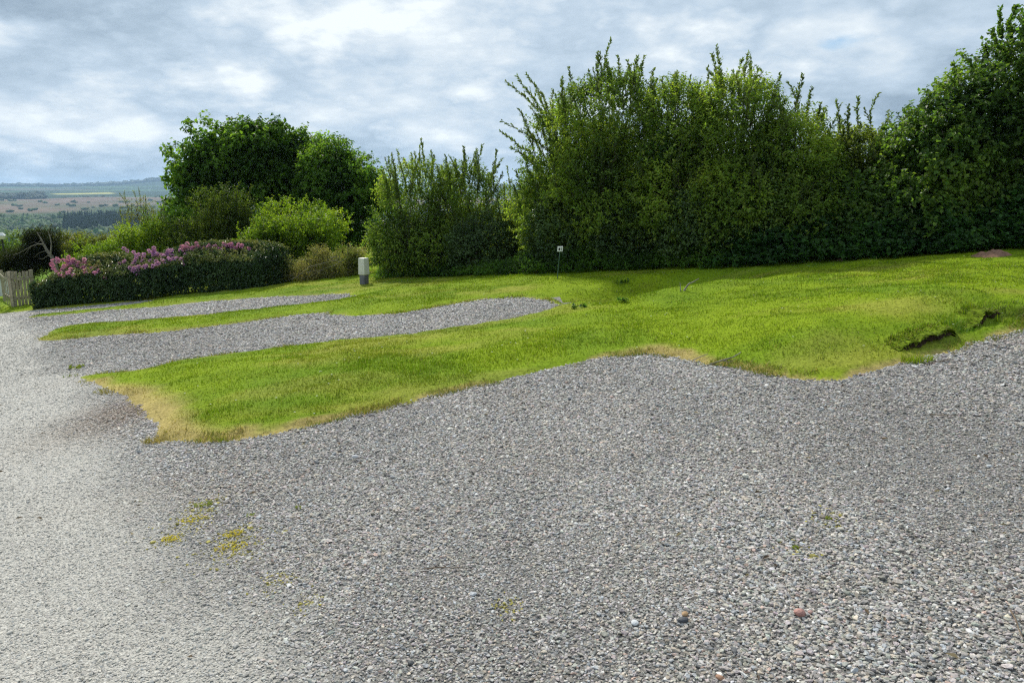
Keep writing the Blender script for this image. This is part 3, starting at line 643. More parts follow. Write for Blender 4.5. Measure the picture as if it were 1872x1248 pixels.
def blossoms(root, P, out):
    k = rng.choice(len(P), 170); c = P[k] + out[k] * .16; m = 9
    b = np.repeat(c, m, 0) + rng.normal(0, .05, (len(c) * m, 3))
    V, F, C = leaves_geo(b, rng.normal(0, 1, b.shape) + (0, 0, .5), rng.normal(0, .6, b.shape) + (0, 0, 1), np.full(len(b), .055), np.full(len(b), .05), np.clip(np.array((.55, .57, .45)) * rng.uniform(.7, 1.2, (len(b), 1)), 0, .85))
    q = link('blossom', mesh('blossom', V, F, C), root, M_PETAL); q['kind'] = 'stuff'
tree('blossoming_tree', 'rounded green tree dotted with small cream blossom, right of the big tree', 625, 30,
     [(615, 335, 70, 60, 1.8, 0), (665, 370, 48, 70, 1.5, -.2), (590, 310, 45, 40, 1.3, .3), (600, 400, 80, 70, 1.8, 0), (680, 340, 28, 40, 1.0, 0)],
     130, .5, 5200, 9, .3, .12, .7, SYC, 202, group=BG, stems=4, stem_r=.1, thr=-.6, lump=.3, inner=.3, upb=.3, droop=.45, extra=blossoms, rshoots=26, shoot_len=(.15, .45))
tree('hawthorn_bush', 'bright yellow green rounded bush in front of the big trees', 545, 24.2, [(545, 420, 75, 45, 1.5, 0), (500, 450, 50, 42, 1.1, -.2), (595, 440, 38, 45, 1.0, 0), (555, 470, 70, 35, 1.2, -.2)],
     90, .36, 4700, 9, .22, .07, .65, HAW, 203, cat='shrub', group=BG, stems=6, stem_r=.04, rshoots=30, thr=-.5, lump=.3, upb=.6)
tree('olive_shrub', 'olive green shrub between the big tree and the rhododendron hedge', 410, 26.5, [(420, 400, 65, 42, 1.3, 0), (370, 440, 50, 40, 1.1, 0), (450, 440, 50, 35, 1.1, -.2)],
     80, .4, 3800, 9, .22, .07, .55, OLI, 204, cat='shrub', group=BG, stems=6, stem_r=.04, rshoots=16, thr=-.5, lump=.3)
tree('dark_shrub', 'deep green shrub in the shade under the left of the big tree', 345, 28, [(345, 430, 32, 45, .9, 0), (320, 455, 30, 25, .8, 0)], 40, .4, 1700, 9, .25, .09, .6, SYC, 205, cat='shrub', group=BG, stems=4, stem_r=.04, thr=-.5)
tree('yellow_green_shrub', 'vivid yellow green shrub behind the purple blossom', 270, 27, [(265, 435, 42, 30, 1.0, 0), (225, 462, 45, 22, .9, -.3), (300, 455, 30, 28, .9, 0)],
     60, .34, 3000, 8, .2, .065, .6, HAW, 206, cat='shrub', group=BG, stems=5, stem_r=.035, rshoots=20, thr=-.5)
tree('thin_willow', 'thin half bare grey twigged tree behind the vivid yellow green shrub', 280, 30, [(275, 400, 36, 28, 1.0, 0), (300, 420, 28, 30, .9, 0)], 40, .3, 600, 7, .2, .06, .5, [(.10, .12, .05), (.16, .17, .07)], 207,
     group=BG, stems=6, stem_r=.035, rshoots=26, thr=-.3, spread=.4)
tree('olive_bush', 'dull olive bush far behind the left end of the rhododendron hedge', 165, 32, [(160, 452, 42, 20, 1.2, 0), (200, 445, 20, 16, .8, .2), (120, 468, 30, 16, 1, 0)], 50, .34, 2000, 8, .2, .07, .6, [(.06, .08, .018), (.11, .135, .025), (.16, .15, .04)], 208,
     cat='shrub', group=BG, stems=5, stem_r=.035, rshoots=10, thr=-.5)
tree('lime_green_bush', 'lime green low bush just above the left blossom', 190, 26, [(190, 480, 50, 16, .8, 0), (235, 475, 30, 18, .8, 0)], 36, .3, 1500, 8, .18, .06, .6, HAW, 209, cat='shrub', group=BG, stems=5, stem_r=.03, thr=-.5)
tree('far_left_bush', 'yellow green bush behind the bent conifer at the left edge', 20, 36, [(25, 452, 38, 22, 1.3, 0), (-20, 455, 30, 22, 1.2, 0), (60, 470, 25, 20, 1, 0)], 50, .4, 2000, 8, .22, .08, .6, [(.07, .12, .02), (.13, .19, .03), (.17, .22, .05)], 210, cat='shrub', group=BG, stems=5, stem_r=.04, thr=-.5)
tree('scrub_bush', 'low tangled pale scrub left of the white hookup post', 590, 21.3, [(520, 498, 32, 26, .6, 0), (575, 492, 42, 32, .7, .1), (630, 490, 32, 32, .6, 0), (655, 470, 16, 20, .5, .2)],
     70, .22, 3000, 8, .18, .05, .45, [(.05, .075, .02), (.11, .13, .04), (.20, .19, .08), (.26, .23, .12)], 211, cat='shrub', stems=10, stem_r=.012, rshoots=30, thr=-.6, spread=1.6, bark=M_DEADWOOD, shoot_len=(.1, .3))
tree('gap_sapling', 'thin upright sapling standing in the gap of the hedge', 935, 18.6, [(938, 420, 22, 45, .4, 0), (960, 410, 30, 60, .6, .6), (975, 360, 28, 40, .6, .8), (945, 465, 30, 30, .5, -.2)], 30, .26, 1500, 8, .2, .055, .5, [(.07, .10, .02), (.12, .16, .03), (.17, .21, .04)], 212,
     cat='tree', stems=5, stem_r=.03, shoots=[(at(936, 470, 18.6), at(927, 305, 18.6)), (at(938, 460, 18.6), at(921, 335, 18.5)), (at(940, 440, 18.6), at(948, 350, 18.7))], rshoots=12, thr=-.5, spread=.3)

# wind-bent, half dead conifer
cb_ = at(108, 520, 27.5); cb_[2] = plane(cb_[0], 27.5) - .1
root = empty('bent_conifer', cb_, 'dark wind bent conifer with bare grey limbs behind the picket fence', 'tree')
bl = [lobe(*q) for q in ((80, 448, 28.3, 24, 26, .7), (45, 478, 28.2, 45, 16, .8), (75, 478, 28.2, 38, 20, .8), (15, 484, 28.2, 30, 14, .8), (108, 456, 28.6, 18, 7, .5), (62, 440, 28.4, 18, 12, .5), (100, 470, 28.3, 22, 20, .6), (95, 438, 28.5, 12, 14, .5))]
P, out = fill(clumps(bl, 60, .26, .5, 220), 3600, .3, 2, -.5, 2, .3, 220, .6)
V, F, C = sprig_leaves(P, nrm(out + np.array((-.8, 0, .1))), 8, .3, .10, .22, [(.010, .014, .007), (.018, .024, .010), (.035, .036, .016)], 221, .1)
link('crown', mesh('crown', V, F, C), root, M_LEAF)
def px_path(pts, Y, r0, r1, k=6): return tube_geo(np.array([at(a, b, Y) for a, b in pts]), r0, r1, k)
link('trunk', tubes_mesh('trunk', [px_path([(108, 525), (104, 495), (100, 482), (95, 470), (86, 458), (80, 447)], 27.5, .09, .04)]), root, plain('grey_trunk', (.19, .17, .14), .9, .1, .35, 20, .4))
M_GREYWOOD = plain('grey_dead_wood', (.19, .17, .14), .9, .1, .35, 20, .4)
for pts, r0 in (([(80, 447), (76, 438), (71, 430), (67, 424)], .055), ([(98, 478), (92, 468), (93, 455), (94, 445), (91, 432), (88, 422)], .065), ([(80, 447), (70, 446), (57, 450), (45, 457), (34, 463), (24, 466)], .04),
                ([(95, 470), (87, 467), (78, 474), (70, 472)], .03), ([(57, 450), (50, 459), (44, 466)], .018), ([(76, 438), (67, 446), (60, 456)], .015), ([(91, 432), (95, 426)], .014), ([(86, 458), (72, 462), (62, 470)], .02), ([(70, 446), (62, 442), (52, 446)], .014)):
    link('dead_limb', tubes_mesh('dead_limb', [px_path(pts, 27.4, r0 * .6, r0 * .18, 5)]), root, M_GREYWOOD)

# clipped rhododendron hedge
A_, B_ = ground_hit(62, 566), ground_hit(474, 525)
hd = (B_ - A_); hl = np.linalg.norm(hd[:2]); hx = hd / hl; hn = np.array((hx[1], -hx[0], 0)); hn = hn / np.linalg.norm(hn[:2])     # hn points to the camera side
topx = [40, 62, 80, 100, 130, 170, 205, 240, 290, 340, 420, 460, 486, 500]; topy = [520, 512, 497, 487, 478, 477, 481, 473, 463, 455, 453, 457, 470, 490]
DEP = 1.7
def hedge_top(s):
    p = A_ + hx * s[:, None]; px = W0 / 2 + FPX * p[:, 0] / (p[:, 1] * math.cos(PITCH) - (p[:, 2] - CAMZ + .8) * math.sin(PITCH) * 1.0)
    py = np.interp(px, topx, topy); return np.array([at(a, b, y_ + .6)[2] for a, b, y_ in zip(px, py, p[:, 1])])
sg = np.linspace(-.15, hl + .1, 60); tg = hedge_top(sg)
root = empty('rhododendron_hedge', A_ + hd / 2 - hn * DEP / 2, 'long clipped dark rhododendron hedge with pink purple blossom on top', 'hedge')
def hedge_pts(n, face):
    s = rng.uniform(-.1, hl + .05, n); top = np.interp(s, sg, tg); g0 = (A_ + hx * s[:, None])[:, 2]; h_ = top - g0
    if face == 'front':
        v = rng.uniform(0.02, 1, n); d = .75 * np.clip((v - .62) / .38, 0, 1) ** 1.6 + np.abs(rng.normal(0, .09, n)); nz = np.where(v > .66, .9, .05)
        p = A_ + hx * s[:, None] - hn * d[:, None]; p[:, 2] = g0 + h_ * v; o_ = hn + np.array((0, 0, 1)) * nz[:, None]
    elif face == 'top':
        t = rng.uniform(0.4, 1, n); p = A_ + hx * s[:, None] - hn * (t * DEP)[:, None]; p[:, 2] = top + .10 * np.sin(t * 3.1) - np.abs(rng.normal(0, .07, n)); o_ = hn * (.3 - t[:, None] * .5) + np.array((0, 0, 1.0))
    else:
        sgn = rng.choice([0, 1], n); t = rng.uniform(0, 1, n); v = rng.uniform(0.02, 1, n); s = np.where(sgn, hl + .05, -.1) + (sgn * 2 - 1) * (.12 * np.sin(t * 3.1) - np.abs(rng.normal(0, .07, n)))
        p = A_ + hx * s[:, None] - hn * (t * DEP)[:, None]; p[:, 2] = g0[0] * 0 + (A_ + hx * s[:, None])[:, 2] + (np.interp(s, sg, tg) - (A_ + hx * s[:, None])[:, 2]) * v; o_ = hx * (sgn * 2 - 1)[:, None] + np.array((0, 0, .1))
    p = p + .09 * np.stack([fbm(p, 1.4, 230 + i) for i in range(3)], -1)
    return p, nrm(o_)
geo = []
for fc, n in (('front', 3000), ('top', 2400), ('end', 900)):
    p, o_ = hedge_pts(n, fc); geo.append(sprig_leaves(p - o_ * .08, o_, 8, .12, .095, .38, RHO, 231, .25))
    if fc == 'front':
        k = rng.uniform(0, 1, n) < .4; geo.append(sprig_leaves(p[k] - o_[k] * .4, o_[k], 8, .14, .11, .4, RHO[:2], 232, .2))
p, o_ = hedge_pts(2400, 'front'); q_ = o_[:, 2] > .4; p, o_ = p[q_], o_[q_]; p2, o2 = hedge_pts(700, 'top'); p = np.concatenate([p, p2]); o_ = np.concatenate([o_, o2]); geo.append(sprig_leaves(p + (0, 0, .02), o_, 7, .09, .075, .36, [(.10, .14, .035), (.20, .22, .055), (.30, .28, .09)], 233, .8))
V, F, C = join_geo(geo); link('foliage', mesh('foliage', V, F, C), root, M_WAXY)
link('stems', tubes_mesh('stems', [tube_geo(bend(A_ + hx * s - hn * .8 - (0, 0, .1), A_ + hx * (s + rng.normal(0, .3)) - hn * rng.uniform(.3, 1.3) + (0, 0, 1.0), 6, .1), .035, .01, 5) for s in np.linspace(.2, hl - .2, 16)]), root, M_BARK)['kind'] = 'stuff'
def truss(c, col):
    m = 26; d = nrm(rng.normal(0, 1, (m, 3)) + (0, -.2, .5)); b = c + d * .035
    return leaves_geo(b - d * .01, d + rng.normal(0, .35, (m, 3)), rng.normal(0, 1, (m, 3)) + (0, 0, .6), np.full(m, .05), np.full(m, .045), np.clip(np.array(col) * rng.uniform(.75, 1.25, (m, 1)), 0, .85))
for lab, col, spots in (('pink blossom near the left end', (.68, .32, .56), [(118, 484, 16, 6, 30), (135, 488, 14, 6, 30), (160, 492, 22, 6, 26), (150, 500, 30, 4, 14), (115, 502, 8, 3, 8)]),
                        ('purple blossom in the middle', (.57, .31, .61), [(250, 487, 12, 6, 24), (290, 468, 30, 5, 60), (305, 478, 20, 5, 18), (275, 480, 30, 5, 22), (268, 490, 26, 3, 14)]),
                        ('pink purple blossom on the right crest', (.65, .32, .56), [(370, 457, 24, 3, 26), (405, 455, 25, 3, 40), (425, 458, 14, 3, 16), (345, 456, 12, 4, 12)])):
    geo = []
    for px, py, sx, sy, n in spots:
        for _ in range(int(n * .5)):
            a = px + rng.normal(0, sx * .95); b = py + rng.normal(0, sy * 1.1); yy = np.interp(a, (62, 484), (A_[1], B_[1]))
            top = np.interp(a, topx, topy); dpt = .05 + max(0, (top + 22 - b)) * .045
            geo.append(truss(at(a, b, yy + min(dpt, .62)) + (0, 0, .04), np.array(col) * rng.uniform(.8, 1.15)))
    V, F, C = join_geo(geo); q = link('blossom', mesh('blossom', V, F, C), root, M_PETAL); q['label'] = lab; q['kind'] = 'stuff'

# ------------------------------------------------------------------ ground cover along the foot of the hedge
P = []; O_ = []; HH = []
for _ in range(7600):
    px = rng.uniform(690, 2000); 
    P.append((px, rng.uniform(0, 1)))
P = np.array(P); hbx = np.linspace(690, 2000, 30); HB = np.array([hb(min(q, 1872)) if q <= 1872 else hb(1872) + (q - 1872) * np.array((.0095, -.0015, .001)) for q in hbx])
bx = np.stack([np.interp(P[:, 0], hbx, HB[:, i]) for i in range(3)], -1)
hmax = np.interp(P[:, 0], [690, 930, 960, 1300, 1345, 1420, 1600, 1750, 1872, 2000], [.14, .2, .36, .36, .5, .62, .68, .72, .85, .9]) * (1 + .45 * fbm(bx[:, :2], 1.2, 241))
dep = P[:, 1] ** .8 * 1.0 - .3; bx[:, 1] += dep; gz = surf(bx[:, 0], bx[:, 1]); v = rng.uniform(.1, 1, len(P)) ** .7
bx[:, 2] = gz + hmax * v * sstep(-.36, .2, dep + .05)
big = sstep(1250, 1400, P[:, 0])
out = nrm(np.stack([rng.normal(0, .4, len(P)), -np.ones(len(P)), rng.uniform(.2, 1, len(P))], -1))
geo = []
for m_, ll, lw, pal in ((big > rng.uniform(0, 1, len(P)), .085, .85, [(.022, .06, .016), (.042, .105, .026), (.075, .155, .04)]), (None, .075, .45, [(.035, .08, .015), (.07, .14, .022), (.11, .2, .03)])):
    if m_ is None: m_ = ~prev
    prev = m_; geo.append(sprig_leaves(bx[m_], out[m_], 7, .14, ll, lw, pal, 242, .8, freq=2))
V, F, C = join_geo(geo)
o = link('ground_cover', mesh('ground_cover', V, F, C), None, M_LEAF); tag(o, 'dark green nettles and ivy along the foot of the hedge', 'ground cover', kind='stuff')

# ------------------------------------------------------------------ built things
def boxes(name, items, mat, parent=None, bevel=0.0):
    """items: (centre, half sizes, x axis, y axis, z axis) -> ONE mesh"""
    V, F = [], []
    cube = np.array([(-1, -1, -1), (1, -1, -1), (1, 1, -1), (-1, 1, -1), (-1, -1, 1), (1, -1, 1), (1, 1, 1), (-1, 1, 1)], float)
    fq = np.array([(0, 3, 2, 1), (4, 5, 6, 7), (0, 1, 5, 4), (1, 2, 6, 5), (2, 3, 7, 6), (3, 0, 4, 7)])
    for c, h_, ax, ay, az in items:
        F.append(fq + len(V) * 8); V.append(np.asarray(c) + cube[:, :1] * h_[0] * np.asarray(ax) + cube[:, 1:2] * h_[1] * np.asarray(ay) + cube[:, 2:] * h_[2] * np.asarray(az))
    o = link(name, mesh(name, np.concatenate(V), np.concatenate(F)), parent, mat)
    if bevel:
        b = o.modifiers.new('bevel', 'BEVEL'); b.width = bevel; b.segments = 2
    return o
M_WHITE = plain('white_grp', (.62, .61, .52), .5, .4, .12, 5); M_PLINTH = plain('grey_plinth', (.13, .13, .15), .6, .3, .3, 8)
M_PALE = plain('weathered_pine', (.33, .29, .21), .85, .15, .3, 14, .3); M_BLACK = plain('black_mark', (.02, .02, .022), .5, .3, .1)
M_GREENM = plain('green_stake', (.06, .12, .08), .5, .4, .2)
# hookup post, turned corner-on
p = ground_hit(666, 518); s = np.linalg.norm(p - (0, 0, CAMZ)) / FPX
root = empty('hookup_post', p, 'white capped electric hookup post on a dark grey plinth', 'hookup post')
def prism(name, rings, ang, c, mat, parent, bevel=.006):
    V, F = [], []
    for z, hw in rings:
        for q in range(4):
            a = ang + math.pi / 2 * q + math.pi / 4; V.append((c[0] + math.cos(a) * hw * 1.414, c[1] + math.sin(a) * hw * 1.414, c[2] + z))
    n = len(rings)
    for i in range(n - 1):
        for q in range(4): F.append((i * 4 + q, i * 4 + (q + 1) % 4, (i + 1) * 4 + (q + 1) % 4, (i + 1) * 4 + q))
    F.append((3, 2, 1, 0)); b_ = (n - 1) * 4; F.append((b_, b_ + 1, b_ + 2, b_ + 3))
    o = link(name, mesh(name, V, F), parent, mat); m_ = o.modifiers.new('bevel', 'BEVEL'); m_.width = bevel; m_.segments = 2
    return o
hw = 19 * s / 2 / 1.40; ang = R(45 + 3) + math.atan2(-p[0], p[1])
prism('plinth', [(-.05, hw * .86), (17 * s, hw * .86)], ang, p, M_PLINTH, root)
prism('cap', [(15.5 * s, hw * 1.0), (17 * s, hw * 1.05), (44 * s, hw * .98), (45.5 * s, hw * .88)], ang, p, M_WHITE, root, .01)
def facew(k):       # outward normal and side axis of face k of the post
    a = ang + math.pi / 2 * k; return np.array((math.cos(a), math.sin(a), 0)), np.array((-math.sin(a), math.cos(a), 0))
for k in range(4):
    n_, t_ = facew(k)
    if n_[1] < 0 and n_[0] < 0.3:
        boxes('socket_flap', [(p + n_ * (hw * 1.0) + (0, 0, 27 * s), (hw * .6, .006, 7 * s), t_, n_, (0, 0, 1))], M_WHITE, root, .004)
# marker plate on a leaning stake
p = ground_hit(1018, 510); top = at(1024, 455, p[1]); s = np.linalg.norm(p - (0, 0, CAMZ)) / FPX
root = empty('marker_sign', p, 'small white marker plate with dark mark on a thin leaning green stake', 'sign')
link('stake', tubes_mesh('stake', [tube_geo(np.linspace(p - (0, 0, .1), top + np.array((0, .012, 0)), 4), .008, .008, 6)]), root, M_GREENM)
az = nrm(top - p); ax = nrm(np.array((1.0, .25, 0))); ay = nrm(np.cross(az, ax))
pl = boxes('plate', [(top, (5 * s, .007, 4.7 * s), ax, ay, az)], plain('sign_white', (.8, .8, .78), .5, .4, .05), root, .004)
boxes('mark', [(top - ax * 1.6 * s - az * .2 * s - ay * .008, (1.5 * s, .003, 2.2 * s), ax, ay, az)], M_BLACK, pl)
boxes('mark', [(top + ax * 2.6 * s - ay * .008, (.5 * s, .003, 2.6 * s), ax, ay, az)], M_BLACK, pl)
# picket fence with a corner
K = [ground_hit(9, 550), ground_hit(25, 561), ground_hit(64, 556)]; s = np.linalg.norm(K[1] - (0, 0, CAMZ)) / FPX
root = empty('picket_fence', K[1], 'weathered wooden picket fence at the left end of the rhododendron hedge', 'fence')
FH = 56 * s; up = np.array((0, 0, 1.0))
slat_me = None
for a, b, n in ((K[0], K[1], 5), (K[1], K[2], 6)):
    e_ = b - a; L_ = np.linalg.norm(e_); ex = e_ / L_; ey = nrm(np.cross(up, ex))
    if ey[1] > 0: ey = -ey
    for i in range(n):
        c = a + e_ * (i + .5) / n; hh = FH * (1 - .05 * math.sin(math.pi * (i + .5) / n) + rng.normal(0, .01)); w_ = min(.055, L_ / n * .36)
        tz = nrm(up + ex * rng.normal(0, .012))
        boxes('slat', [(c + ey * .035 + up * (hh / 2 - .02), (w_, .011, hh / 2), ex, ey, tz)], M_PALE, root, .004)
    sag = FH * .80; m_ = 6; pts = [a + e_ * t + up * (sag - FH * .07 * math.sin(math.pi * t) + (.10 * (1 - t) if a is K[0] else 0)) for t in np.linspace(0, 1, m_)]
    rl = []
    for q in range(m_ - 1):
        d_ = pts[q + 1] - pts[q]; l2 = np.linalg.norm(d_); rl.append(((pts[q] + pts[q + 1]) / 2 + ey * .058, (l2 / 2 + .004, .010, .03), d_ / l2, ey, np.cross(d_ / l2, ey)))
    boxes('top_rail', rl, M_PALE, root)
    boxes('bottom_rail', [(a + e_ / 2 + up * FH * .22, (L_ / 2, .018, .035), ex, ey, up)], M_PALE, root)
for q in K: boxes('post', [(q + up * (FH * .47), (.035, .035, FH * .5), (1, 0, 0), (0, 1, 0), up)], M_PALE, root, .006)
# low white wall and lamp at the left edge
a, b = at(-30, 502, 30), at(21, 503, 30); g0 = plane(a[0], 30) - .3
root = empty('low_wall', (a + b) / 2 * (1, 1, 0) + np.array((0, 0, g0)), 'low white wall behind the picket fence at the left edge', 'wall')
boxes('wall_body', [((a[0] / 2 + b[0] / 2, 30, (g0 + a[2]) / 2 - .03), (abs(b[0] - a[0]) / 2, .1, (a[2] - g0) / 2 - .03), (1, 0, 0), (0, 1, 0), up)], plain('limewash', (.7, .7, .67), .8, .1, .1), root, .01)
boxes('coping', [((a[0] / 2 + b[0] / 2, 30, a[2] - .02), (abs(b[0] - a[0]) / 2 + .04, .14, .037), (1, 0, 0), (0, 1, 0), up)], plain('limewash_top', (.75, .75, .72), .8, .1, .1), root, .01)
t_ = at(4, 437, 33); g0 = plane(t_[0], 33) - .3
root = empty('lamp_post', (t_[0], 33, g0), 'thin dark lamp post with a white lamp head at the left edge', 'lamp post')
link('pole', tubes_mesh('pole', [tube_geo(np.linspace((t_[0], 33, g0), t_, 4), .04, .03, 8)]), root, M_BLACK)
s = 33 / FPX
for nm, z0, z1, w0, w1, mt in (('lamp_head', 0, 6 * s, 3.2 * s, 5 * s, M_WHITE), ('lamp_cap', 6.1 * s, 11 * s, 5.6 * s, 2.2 * s, plain('lamp_cap_white', (.75, .76, .76), .4, .4, .05))):
    prism(nm, [(z0, w0), (z1, w1)], .3, t_, mt, root)

# ------------------------------------------------------------------ small things on the ground
def stick(label, pts, r, mat=M_DEADWOOD, lift=.012, tw=(), name='fallen_stick'):
    W_ = []
    for a, b, h_ in pts:
        q = ground_hit(a, b); q[2] += lift + h_; W_.append(q)
    W_ = np.array(W_); root = empty(name, W_[0], label, 'stick')
    link('stem', tubes_mesh('stem', [tube_geo(W_, r, r * .4, 5)]), root, mat)
    for t in tw:
        Q = []
        for a, b, h_ in t:
            q = ground_hit(a, b); q[2] += lift + h_; Q.append(q)
        link('side_twig', tubes_mesh('side_twig', [tube_geo(np.array(Q), r * .5, r * .2, 4)]), root, mat)
    return root
c = ground_hit(1250, 531)
def up_at(a, b): return at(a, b, c[1])
root = empty('dead_branch', c, 'forked dead branch sticking up from the grassy hollow', 'branch')
link('stem', tubes_mesh('stem', [tube_geo(np.array([up_at(1249, 534), up_at(1254, 526), up_at(1259, 519), up_at(1268, 515), up_at(1278, 509)]), .016, .006, 5)]), root, M_DEADWOOD)
link('side_twig', tubes_mesh('side_twig', [tube_geo(np.array([up_at(1244, 533), up_at(1244, 524), up_at(1243, 516)]), .009, .004, 5)]), root, M_DEADWOOD)
stick('long thin stick lying on the lawn edge at the gravel bay', [(1298, 668, 0), (1320, 663, .01), (1340, 659, .02), (1354, 652, .03)], .010, tw=[[(1320, 663, .01), (1332, 664, 0), (1345, 660, .01)]])
stick('short stick on the gravel just left of the long stick', [(1266, 661, 0), (1280, 656, .008), (1294, 652, .015)], .006)
stick('curved brown twig on the gravel at the lower right edge', [(1846, 1120, 0), (1856, 1140, .004), (1862, 1160, .006), (1870, 1176, .004)], .0035, M_TWIG)
stick('thin twig on the gravel below the picture middle', [(775, 1044, 0), (800, 1042, .004), (825, 1043, .004), (850, 1041, .0)], .003, M_TWIG, tw=[[(810, 1042, .004), (822, 1036, .006), (832, 1034, .002)]])
stick('pale stalk lying on the gravel left of the picture middle', [(450, 1040, 0), (472, 1036, .005), (490, 1030, .006), (505, 1020, .002)], .0035, M_DEADWOOD)
stick('fine dark twig on the gravel near the right lawn edge', [(1700, 760, 0), (1730, 764, .006), (1765, 762, .004)], .004, M_TWIG)
stick('fine twig on the gravel below the right ledge', [(1690, 668, 0), (1730, 662, .006), (1775, 664, .004)], .005, M_TWIG)
M_SOIL = plain('bare_soil', (.22, .13, .09), .95, .05, .35, 25, .7)
def mound(label, px, py, rx, rh, ry=.22, mat=M_SOIL, name='soil_heap', cat='soil', seed=0):
    c = ground_hit(px, py); s = np.linalg.norm(c - (0, 0, CAMZ)) / FPX; n = 15; t, q = np.meshgrid(np.linspace(0, 2 * math.pi, 33)[:-1], np.linspace(0, 1, n))
    x = np.cos(t) * q * rx * s; y = np.sin(t) * q * ry; P2 = np.stack([x + c[0], y + c[1]], -1)
    wob = 1 + .35 * vnoise(np.stack([np.cos(t), np.sin(t)], -1) * 1.5 + seed, 1, seed); X2 = c[0] + x * wob; Y2 = c[1] + y * wob
    Z2 = surf(X2.ravel(), Y2.ravel()).reshape(X2.shape) + rh * s * ((1 - q ** 2) * (1 + .5 * fbm(P2, 14, seed, 3)) - .12)
    i = np.arange(n - 1)[:, None] * 32 + np.arange(32)[None]; j = np.arange(n - 1)[:, None] * 32 + (np.arange(32)[None] + 1) % 32
    F = np.stack([i, j, j + 32, i + 32], -1).reshape(-1, 4)
    return tag(link(name, mesh(name, np.stack([X2, Y2, Z2], -1).reshape(-1, 3), F, None, False), None, mat), label, cat)
mound('reddish soil heap at the hedge foot near the right edge', 1812, 468, 24, 9, .3, seed=1)
mound('small reddish soil heap at the hedge foot left of the bigger one', 1538, 477, 9, 5, .18, seed=2)
def tuft(label, px, py, r, h_, pal, n=40, name='weed_tuft', cat='weed', ll=.05, lw=.6, mat=None, seed=0):
    c = ground_hit(px, py); s = np.linalg.norm(c - (0, 0, CAMZ)) / FPX; a = rng.uniform(0, 6.283, n); q = np.sqrt(rng.uniform(0, 1, n)) * r * s
    b = np.stack([c[0] + np.cos(a) * q, c[1] + np.sin(a) * q * .7, np.zeros(n)], -1); b[:, 2] = surf(b[:, 0], b[:, 1]) + rng.uniform(0, 1, n) * h_ * s
    out = nrm(np.stack([np.cos(a), np.sin(a), np.full(n, .7)], -1)); V, F, C = sprig_leaves(b, out, 6, ll * .8, ll, lw, pal, 250 + seed, .5, freq=5)
    root = empty(name, c, label, cat)
    link('leaves', mesh('leaves', V, F, C), root, mat or M_LEAF)['kind'] = 'stuff'
    return root
DW = [(.035, .08, .02), (.06, .12, .03), (.08, .15, .04)]
tuft('dark weed rosette on the bank above the hollow', 1140, 518, 9, 3, DW, 8, seed=1)
tuft('dark weed rosette at the bottom of the hollow', 1136, 553, 9, 3, DW, 8, seed=2)
tuft('dark weed at the tip of the middle gravel pitch', 1060, 563, 10, 2, DW, 7, seed=3)
tuft('lime green plant at the dark foot of the hedge', 1383, 462, 9, 9, [(.16, .26, .02), (.26, .34, .03)], 30, name='lime_plant', cat='plant', ll=.06, seed=4)
def blade_tuft(label, px, py, r, n, hmin, hmax, pal, lean=.9, name='grass_tussock'):
    c = ground_hit(px, py); q_ = np.linalg.norm(c - (0, 0, CAMZ)) / FPX * r; a = rng.uniform(0, 6.283, n); q = rng.uniform(0, 1, n) ** .6 * q_
    P2 = np.stack([c[0] + np.cos(a) * q, c[1] + np.sin(a) * q * .8], -1); z2 = surf(P2[:, 0], P2[:, 1]) - .004
    pal = np.array(pal); C2 = pal[rng.integers(0, len(pal), n)] * rng.uniform(.7, 1.3, (n, 1))
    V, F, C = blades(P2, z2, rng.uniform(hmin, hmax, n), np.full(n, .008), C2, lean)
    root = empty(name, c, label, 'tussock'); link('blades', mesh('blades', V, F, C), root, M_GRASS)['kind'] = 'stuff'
    return root
blade_tuft('coarse dark tussock at the right edge beyond the bare ledge', 1838, 574, 40, 300, .02, .06, [(.07, .13, .012), (.10, .16, .018), (.14, .15, .03)], 1.2)
blade_tuft('bright pale tussock on the grass below the bare ledge', 1676, 660, 24, 260, .03, .08, [(.2, .29, .02), (.28, .35, .03)], 1.1)
blade_tuft('fresh green tussock on top of the bare ledge', 1752, 598, 24, 160, .02, .06, [(.10, .22, .015), (.14, .26, .02)], 1.0)
M_DARKSOIL = plain('dark_soil', (.045, .03, .019), .95, .05, .5, 30, .8)
